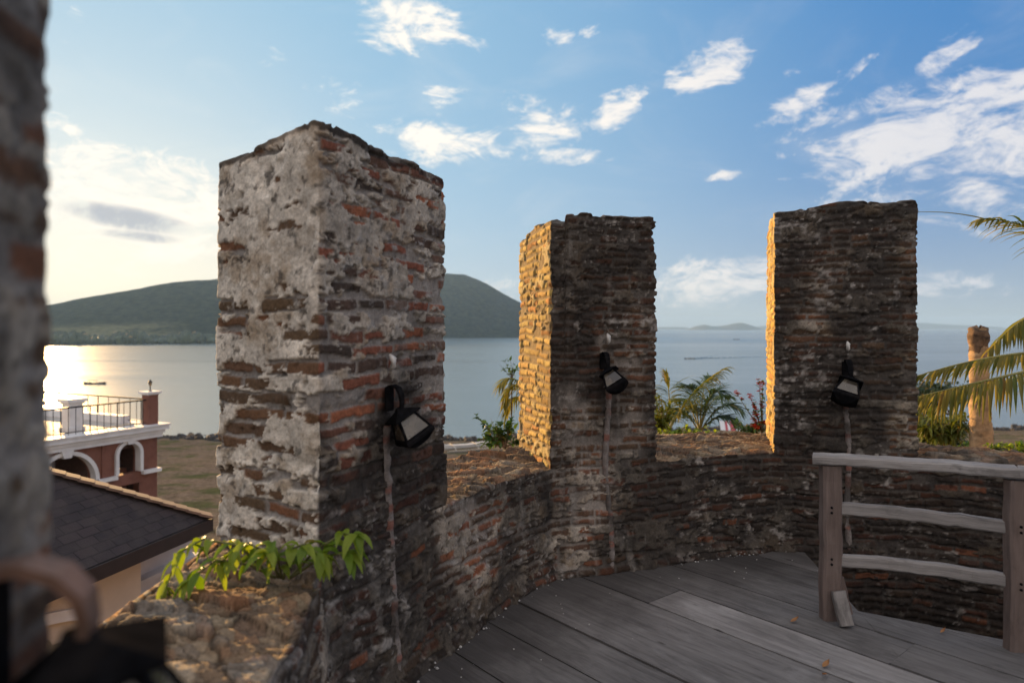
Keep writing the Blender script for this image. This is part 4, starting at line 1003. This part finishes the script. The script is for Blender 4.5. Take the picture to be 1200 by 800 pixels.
# ================================================================ plants
M['leaf_bright'] = leafmat('bright_leaf', (.13,.23,.018), (.28,.35,.04), .55, 6, (1,1,.35), .45)
M['leaf_green'] = leafmat('green_leaf', (.035,.085,.018), (.085,.15,.03), .38, 3, (1,1,.4))
M['leaf_yellow'] = leafmat('yellow_green_leaf', (.10,.14,.02), (.19,.20,.04), .4, 3, (1,1,.35))
M['leaf_dark'] = leafmat('dark_leaf', (.02,.04,.018), (.05,.075,.03), .3, 2)
M['palm_leaf'] = leafmat('palm_leaflet', (.09,.13,.022), (.28,.24,.05), .58, 2.2, (1,.95,.4))
M['palm_young'] = leafmat('young_palm_leaflet', (.03,.07,.03), (.08,.13,.04), .35, 2.2, (1,1,.5))
M['rachis'] = wornmat('palm_rachis', (.22,.20,.06), .6, .25, 8)
M['stem'] = wornmat('green_stem', (.12,.12,.045), .7, .3, 10); M['bark'] = wornmat('grey_bark', (.14,.11,.085), .9, .4, 8, .4, 20)
M['bract'] = leafmat('red_bract', (.42,.03,.03), (.5,.08,.04), .4, 5, (1,.6,.5))
def leaf(B, p, d, L, wd, droop=.5, m=0, segs=5, fold=.25, up=Vector((0,0,1)), tip=1.0):
    d = Vector(d).normalized(); x = d.cross(up)
    if x.length < .05: x = d.cross(Vector((1,0,0)))
    x.normalize(); q = Vector(p); vs = []
    for k in range(segs+1):
        f = k/segs; ww = wd*max(.02, math.sin(math.pi*min(1, (f*.97+.03))**(.72)))*.5
        if f == 1: ww = .001
        n_ = x.cross(d)
        vs += [q-x*ww+n_*ww*fold*2, q, q+x*ww+n_*ww*fold*2]
        d = (d+Vector((0,0,-droop/segs))).normalized(); q = q+d*(L/segs)
    B.add(vs, [(k*3+j, k*3+j+1, k*3+j+4, k*3+j+3) for k in range(segs) for j in range(2)], m)
def bez(P, t):
    a, b, c, d = P; s = 1-t; return a*s**3+b*3*s*s*t+c*3*s*t*t+d*t**3
def frond(parent, P, nl, LL, mt, seed, org, droop=1.1, bare=1.0, lift=(.05,.42), r0=.022, start=.12, wd=.032, fwd=.55, name='frond'):
    """feather leaf of a palm: P four curve points, nl leaflets a side, LL longest leaflet"""
    rr = random.Random(seed); P = [Vector(p)-org for p in P]; B = MB()
    n = 18; B.tube([bez(P, k/n) for k in range(n+1)], [max(.0025, r0*(1-.92*k/n)) for k in range(n+1)], 6, 1)
    for k in range(nl):
        f = start+(bare-start)*(k+.5)/nl; p = bez(P, f); t = (bez(P, min(1, f+.02))-bez(P, f-.02)).normalized()
        side = t.cross(Vector((0,0,1)))
        if side.length < .1: side = Vector((1,0,0))
        side.normalize(); g = (f-start)/(bare-start)
        L = LL*(.45+.75*math.sin(math.pi*min(1, g*.86+.12)))*rr.uniform(.78, 1.1)*.85
        for sgn in (-1, 1):
            if rr.random() < .05: continue
            d = side*sgn*(1-.45*g)+t*(fwd+.55*g)+Vector((0,0,rr.uniform(*lift)))+Vector((rr.uniform(-.1,.1), rr.uniform(-.1,.1), 0))
            leaf(B, p, d, L*rr.uniform(.85, 1.1), wd*rr.uniform(.8, 1.15), droop*rr.uniform(.6, 1.5), 0, 5, .3)
    return B.build(name, [mt, M['rachis']], parent, smooth=True)
def ground_z(x, y): return float(gz(x, y))
def ringed_trunk(name, pts, rad, mt, parent, org, n=20, ringh=.09, rough=.012, seed=1):
    pts = [np.array(p)-np.array(org) for p in pts]; L = sum(np.linalg.norm(pts[i+1]-pts[i]) for i in range(len(pts)-1)); m = int(L/.03)
    t = np.linspace(0, 1, m); xs = np.linspace(0, 1, len(pts)); C = np.stack([np.interp(t, xs, [p[j] for p in pts]) for j in range(3)], 1)
    rd = np.interp(t, np.linspace(0, 1, len(rad)), rad); a = np.linspace(0, 2*math.pi, n, endpoint=False)
    ph = (t*L/ringh) % 1
    G = np.zeros((n, m, 3)); rr_ = rd[None]*(1+.06*(1-ph)[None]*np.ones((n, 1)))
    G[..., 0] = C[None, :, 0]+np.cos(a)[:, None]*rr_; G[..., 1] = C[None, :, 1]+np.sin(a)[:, None]*rr_; G[..., 2] = C[None, :, 2]+.02*np.sin(a*2+seed)[:, None]
    k = fbm(G, (9, 9, 14.), 4, seed+50); dirn = np.stack([np.cos(a), np.sin(a), 0*a], 1)
    G = G+dirn[:, None]*(rough*2*(k-.5))[..., None]
    return np_mesh(name, G.reshape(-1, 3), grid_faces(n, m, True), mt, parent)
M['palmbark'] = wornmat('palm_bark', (.40,.26,.14), .9, .35, 14, .5, 40, dirt=(.10,.07,.05), dirt_amt=.7, dscale=6)

# plant growing out of the sill
org = Vector((-.84, 2.46, SILL)); pl = empty('sill_plant', org, 0, 'bright green leafy plant drooping over the sill at the foot of the pale merlon', 'plant')
stems = [[(-.86,2.46,-.90),(-.97,2.43,-.775),(-1.09,2.41,-.745),(-1.17,2.39,-.79),(-1.20,2.37,-.90)], [(-.84,2.46,-.90),(-.86,2.42,-.80),(-.93,2.40,-.755),(-1.0,2.38,-.80)],
         [(-.82,2.45,-.90),(-.78,2.40,-.78),(-.72,2.37,-.75),(-.66,2.35,-.78)], [(-.80,2.46,-.90),(-.70,2.42,-.79),(-.60,2.40,-.725),(-.54,2.38,-.72)], [(-.83,2.46,-.9),(-.82,2.39,-.81),(-.83,2.33,-.77)],
         [(-.80,2.46,-.90),(-.66,2.40,-.80),(-.57,2.36,-.78)], [(-.85,2.46,-.9),(-.93,2.42,-.84),(-1.02,2.36,-.80),(-1.10,2.32,-.86)]]
rr = random.Random(4); SB = MB(); LB = MB()
for sp in stems:
    sp = [Vector(p)-org for p in sp]; pts = []
    for i in range(len(sp)-1):
        for k in range(5): pts.append(sp[i].lerp(sp[i+1], k/5))
    pts.append(sp[-1]); SB.tube(pts, [.006*(1-.7*k/len(pts)) for k in range(len(pts))], 6)
    a_ = rr.random()*6
    for k in range(3, len(pts), 1):
        a_ += 2.4; t = (pts[k]-pts[k-1]).normalized()
        d = t*.7+Vector((math.cos(a_), math.sin(a_), .25))
        leaf(LB, pts[k], d, rr.uniform(.06, .125), rr.uniform(.024, .042), rr.uniform(1.2, 2.6), 0, 6, .22)
    for k in range(3):
        a_ += 2.1; leaf(LB, pts[-1], (pts[-1]-pts[-3]).normalized()+Vector((math.cos(a_), math.sin(a_), 0))*.7, rr.uniform(.06, .10), .03, rr.uniform(1.2, 2.4), 0, 6, .22)
SB.build('stem', M['stem'], pl, smooth=True); LB.build('leaves', M['leaf_bright'], pl, smooth=True)

# coconut palm to the right of the tower
cc0 = Vector((6.15, 7.0, -.25)); base = Vector((6.5, 7.3, ground_z(6.5, 7.3)))
cp = empty('coconut_palm', base, 0, 'coconut palm whose long fronds reach in from the right picture edge', 'palm tree')
ringed_trunk('trunk', [base, base.lerp(cc0, .5)+Vector((.12,0,0)), cc0], [.19,.14,.12], M['palmbark'], cp, base)
for k, (P, nl, LL, kw) in enumerate([
    ([cc0, W(1225,406,6.7), W(1145,416,6.45), W(1068,443,6.3)], 50, .36, dict(droop=.6, lift=(-.5,-.1), fwd=1.15)),
    ([cc0, W(1225,430,6.4), W(1150,446,6.1), W(1062,468,5.95)], 54, .46, dict(droop=1.2, lift=(-.7,-.1), fwd=.9)),
    ([cc0, W(1290,290,7.0), W(1205,255,7.0), W(1150,257,6.9)], 40, .46, dict(droop=1.0, fwd=.8)),
    ([cc0, W(1250,335,7.2), W(1200,362,7.1), W(1158,412,7.0)], 44, .42, dict(droop=1.1, lift=(-.4,.1))),
    ([cc0, cc0+Vector((.8,-.4,.9)), cc0+Vector((1.8,-.8,.8)), cc0+Vector((2.5,-1.1,-.1))], 44, .5, {}),
    ([cc0, cc0+Vector((.6,.8,1.0)), cc0+Vector((1.4,1.6,.9)), cc0+Vector((2.0,2.3,.2))], 44, .5, {}),
    ([cc0, cc0+Vector((.4,1.0,1.0)), cc0+Vector((1.0,2.0,1.1)), cc0+Vector((1.9,3.0,.5))], 44, .5, {}),
    ([cc0, cc0+Vector((.9,.1,.3)), cc0+Vector((1.9,.2,.1)), cc0+Vector((2.7,.3,-.7))], 44, .5, {}),
    ([cc0, cc0+Vector((.3,-.6,1.2)), cc0+Vector((.9,-1.0,1.7)), cc0+Vector((1.6,-1.3,1.5))], 44, .5, {})]):
    frond(cp, P, nl, LL, M['palm_leaf'], 100+k, base, **kw)
B = MB(); q = [W(1158,257.5,6.9), W(1135,251,6.85), W(1105,247,6.8), W(1075,248.5,6.75)]; q = [v-base for v in q]
B.tube([bez(q, k/12) for k in range(13)], [.007*(1-.6*k/12) for k in range(13)], 5); B.build('frond_tip', M['rachis'], cp, smooth=True)
# topped trunk
b0 = Vector((5.93, 8.5, ground_z(5.93, 8.5))); tp = Vector((5.80, 8.5, -.02)); stp = empty('palm_stump', b0, 0, 'tall bare palm trunk with its crown cut off, standing behind the fronds', 'palm trunk')
ringed_trunk('trunk', [b0, b0.lerp(tp, .55), b0.lerp(tp, .9), tp], [.155,.135,.10,.09], M['palmbark'], stp, b0, 24, .085, .02, 5)
M['oldcut'] = wornmat('old_cut', (.16,.10,.06), .95, .6, 14, .8, 30, dirt=(.035,.025,.02), dirt_amt=.9, dscale=12)
ringed_trunk('ragged_top', [tp+Vector((0,0,-.28)), tp+Vector((0,0,-.1)), tp+Vector((.01,0,.0)), tp+Vector((.01,0,.035))], [.095,.12,.115,.02], M['oldcut'], stp, b0, 24, .07, .05, 8)

def young_palm(px, d, fr, LL, label, mt, h_=.0, nl=30, seed=0, **kw):
    b_ = Vector(((px-600)/FPX*d, d, 0)); b_.z = ground_z(b_.x, b_.y); root = empty('young_palm', b_, 0, label, 'palm', 'young palms beyond the wall')
    top = Vector((b_.x, b_.y, fr[0][0][2] if False else h_)); B = MB()
    ringed_trunk('trunk', [b_, b_.lerp(top, .5)+Vector((.05,0,0)), top], [.10,.08,.06], M['palmbark'], root, b_, 14)
    for k, pp in enumerate(fr):
        P = [top]+[W(*p) for p in pp]; frond(root, P, nl, LL, mt, seed+k, b_, r0=.012, wd=.022, start=.18, **kw)
    return root
young_palm(782, 8.6, [[(795,478,8.5),(818,448,8.4),(849,432,8.3)],[(787,470,8.6),(783,452,8.6),(781,440,8.6)],[(770,480,8.7),(755,478,8.8),(735,500,8.8)],[(790,480,8.9),(800,470,9.2),(830,475,9.6)],[(775,470,8.9),(765,455,9.2),(745,460,9.5)]], .36, 'young palm with one long frond leaning right over the water, right of the middle merlon', M['palm_leaf'], -1.36, 36, 200, droop=1.3)
young_palm(820, 9.2, [[(815,470,9.2),(812,455,9.1),(806,452,9.0)],[(826,465,9.2),(838,452,9.1),(845,462,9.0)],[(835,478,9.1),(852,466,9.0),(868,482,8.9)],[(832,488,9.1),(850,482,9.0),(862,496,8.9)],[(805,480,9.2),(795,472,9.1),(783,490,9.0)],[(812,474,9.5),(800,462,9.7),(790,470,10)],[(828,470,9.5),(840,458,9.9),(856,466,10.2)],[(822,466,9.2),(824,450,9.3),(832,440,9.5)]], .33, 'dark bushy young palm in front of the water, left of the striped awning', M['palm_young'], -1.42, 38, 230, droop=.9)
young_palm(628, 8.8, [[(618,455,8.8),(600,430,8.7),(586,452,8.6)],[(615,452,8.9),(598,436,8.9),(590,476,8.8)],[(640,440,8.9),(660,425,9),(690,450,9)],[(630,430,9),(628,410,9.2),(640,400,9.5)],[(610,465,9),(600,455,9.1),(592,490,9.1)]], .34, 'palm half hidden by the sunlit side of the middle merlon', M['palm_leaf'], -.95, 30, 260, droop=1.4)

def shrub(name, c, rad, nb, nleaf, ls, mt, label, cat='shrub', seed=0, extra=(), droop=.6, wd=.5, stemr=.02, group=None, flowers=None):
    """leafy plant: stem from the ground, branches to points in an ellipsoid, leaves along the outer part of each branch"""
    rr = random.Random(seed); c = Vector(c); g = Vector((c.x, c.y, ground_z(c.x, c.y)-.05)); root = empty(name, g, 0, label, cat, group)
    SB = MB(); LB = MB(); FB = MB(); k0 = c-Vector((0,0,rad[2]*.9))
    SB.tube([Vector(), (k0-g)*.5+Vector((rr.uniform(-.05,.05), rr.uniform(-.05,.05), 0)), k0-g], [stemr, stemr*.85, stemr*.7], 7)
    ends = []
    for k in range(nb):
        while True:
            v = Vector((rr.uniform(-1,1), rr.uniform(-1,1), rr.uniform(-.75,1)))
            if .35 < v.length < 1: break
        ends.append(c+Vector((v.x*rad[0], v.y*rad[1], v.z*rad[2])))
    ends += [Vector(e) for e in extra]
    for e in ends:
        mid = k0.lerp(e, .5)+Vector((rr.uniform(-.12,.12)*rad[0], rr.uniform(-.12,.12)*rad[1], .18*rad[2])); P = [k0-g, (k0.lerp(mid, .7))-g, mid-g, e-g]
        pts = [bez(P, k/8) for k in range(9)]; SB.tube(pts, [max(.0018, stemr*.45*(1-.85*k/8)) for k in range(9)], 5)
        n_ = max(4, int(nleaf/len(ends)*rr.uniform(.6, 1.4)))
        for k in range(n_):
            f = 1-.75*rr.random()**1.3; p = bez(P, f); d = Vector((rr.gauss(0,1), rr.gauss(0,1), rr.gauss(.25,.7))).normalized()+(e-k0).normalized()*.5
            leaf(LB, p, d, ls*rr.uniform(.6, 1.25), ls*wd*rr.uniform(.8, 1.2), droop*rr.uniform(.3, 1.8), 0, 4, .2)
        if flowers:
            FB = MB()
            for k in range(flowers):
                f = 1-.22*rr.random()**1.5; p = bez(P, f)+Vector((rr.gauss(0,.012), rr.gauss(0,.012), rr.gauss(0,.012)))
                for q_ in range(3):
                    a_ = rr.random()*6.28; leaf(FB, p, (math.cos(a_), math.sin(a_), rr.uniform(.1,.9)), .032, .026, .4, 0, 3, .3)
            FB.build('flower_spray', M['bract'], root, smooth=True)
    SB.build('branches', M['bark'], root, smooth=True); LB.build('leaves', mt, root, smooth=True)
    return root
shrub('sea_almond_shrub', W(592,510,8.0), (.30,.35,.16), 12, 300, .085, M['leaf_green'], 'green shrub with round leaves left of the sunlit merlon side', seed=31, wd=.72, extra=[W(556,484,7.9), W(562,492,7.9), W(575,490,8), W(584,497,8), W(570,508,7.9), W(598,500,8.1), W(600,492,8.1), W(566,520,7.8)])
shrub('leafy_twigs', W(600,434,8.9), (.10,.14,.12), 3, 50, .06, M['leaf_green'], 'leafy twigs rising above the half hidden palm by the sunlit merlon', 'plant', seed=32, wd=.65, extra=[W(585,427,8.8), W(591,423,8.8), W(598,422,8.9), W(602,424,8.9)], stemr=.012)
shrub('croton_shrub', W(773,484,7.8), (.15,.2,.24), 14, 300, .09, M['leaf_yellow'], 'yellow green shrub growing close against the right edge of the middle merlon', seed=33, wd=.5)
shrub('low_shrub', W(800,506,7.6), (.40,.25,.09), 16, 320, .06, M['leaf_bright'], 'low bright green shrub just above the wall top between two merlons', seed=34, wd=.55)
shrub('bougainvillea', W(893,496,7.6), (.20,.25,.10), 9, 150, .055, M['leaf_green'], 'bougainvillea with sprays of red flowers beside the dark right merlon', 'flowering shrub', seed=35, wd=.6, flowers=9, extra=[W(862,459,7.5), W(878,463,7.5), W(884,476,7.5), W(889,444,7.6), W(894,447,7.6), W(885,484,7.5), W(892,470,7.6)])
shrub('green_bush', W(878,500,8.4), (.26,.3,.09), 12, 240, .07, M['leaf_green'], 'mid green bush under the bougainvillea, right of the striped awning', seed=36)
shrub('strap_leaf_bush', W(1108,496,8.9), (.40,.35,.26), 30, 640, .17, M['leaf_yellow'], 'tall yellow green bush with narrow leaves under the palm fronds', seed=37, wd=.22, droop=1.3)
shrub('dark_bush', W(1098,502,9.8), (.55,.4,.30), 26, 620, .10, M['leaf_dark'], 'dark green bush behind the narrow leaved bush near the bare trunk', seed=38)
shrub('creeping_shrub', W(1192,523,7.4), (.30,.3,.07), 16, 300, .06, M['leaf_bright'], 'low leafy shrub to the right of the bare palm trunk', seed=39)
shrub('green_shrub', W(1150,520,10.5), (.6,.5,.12), 20, 460, .08, M['leaf_green'], 'spreading green shrub behind the foot of the bare palm trunk', seed=40)
def far_tree(px, py, d, r_, h_, label, seed):
    c = W(px, py, d); g = Vector((c.x, c.y, ground_z(c.x, c.y))); root = empty('tree', g, 0, label, 'tree', 'trees near the shore'); rr = random.Random(seed)
    SB = MB(); SB.tube([(0,0,0), (.1,0,(c.z-g.z)*.5), c-g], [.16,.12,.05], 7)
    for k in range(6):
        a_ = rr.random()*6.28; SB.tube([(c-g)*.6, (c-g)*.85+Vector((math.cos(a_)*r_*.4, math.sin(a_)*r_*.4, 0)), c-g+Vector((math.cos(a_)*r_*.7, math.sin(a_)*r_*.7, h_*.3))], [.06,.04,.015], 5)
    SB.build('trunk', M['bark'], root, smooth=True); LB = MB()
    for k in range(1100):
        v = Vector((rr.gauss(0,.45), rr.gauss(0,.45), rr.gauss(0,.42))); cl = math.sin(v.x*5+seed)*math.sin(v.y*5)*math.sin(v.z*5+1)
        if cl < -.12: continue
        leaf(LB, c-g+Vector((v.x*r_, v.y*r_, v.z*h_)), (rr.gauss(0,1), rr.gauss(0,1), rr.gauss(0,.7)), .34, .2, .5, 0, 2, .2)
    LB.build('crown', M['leaf_dark'], root, smooth=True)
far_tree(1094, 459, 42, 1.3, .8, 'round dark tree low against the water, nearest the dark right merlon', 61)
far_tree(1118, 463, 46, 1.2, .6, 'small dark tree just left of the bare palm trunk', 62)
far_tree(1082, 470, 36, 1.2, .8, 'dark tree low beside the edge of the dark right merlon', 63)

# striped awning of a beach stall
M['awn_w'] = wornmat('white_canvas', (.62,.60,.58), .8, .1); M['awn_r'] = wornmat('red_canvas', (.38,.07,.08), .8, .1)
ac = W(857, 498.5, 60); ag = Vector((ac.x, ac.y, ground_z(ac.x, ac.y))); aw = empty('beach_stall', ag, R(-12), 'small beach stall with a red and white striped awning beyond the palms', 'stall')
zt = ac.z-ag.z; B = MB(); ns = 9
for k in range(ns):
    x0, x1 = -.95+1.9*k/ns, -.95+1.9*(k+1)/ns
    v = [(x0,-.7,zt-.32),(x1,-.7,zt-.32),(x1,.7,zt+.3),(x0,.7,zt+.3),(x0,-.7,zt-.35),(x1,-.7,zt-.35),(x1,.7,zt+.27),(x0,.7,zt+.27)]
    B.add(v, [(0,1,2,3),(7,6,5,4),(4,5,1,0),(2,6,7,3)], 1 if k in (2,4,5) else 0)
B.build('awning', [M['awn_w'], M['awn_r']], aw)
for x in (-.85,.85):
    for y, zz_ in ((-.62, zt-.33), (.62, zt+.24)):
        B = MB(); B.tube([(x,y,0),(x,y,zz_)], .035, 6); B.build('post', M['darkwood'], aw)
B = MB(); B.box((0,-.4,.9), (1.7,.5,.06)); B.box((0,-.4,.45), (1.6,.42,.84)); B.build('counter', M['darkwood'], aw, bevel=.01)
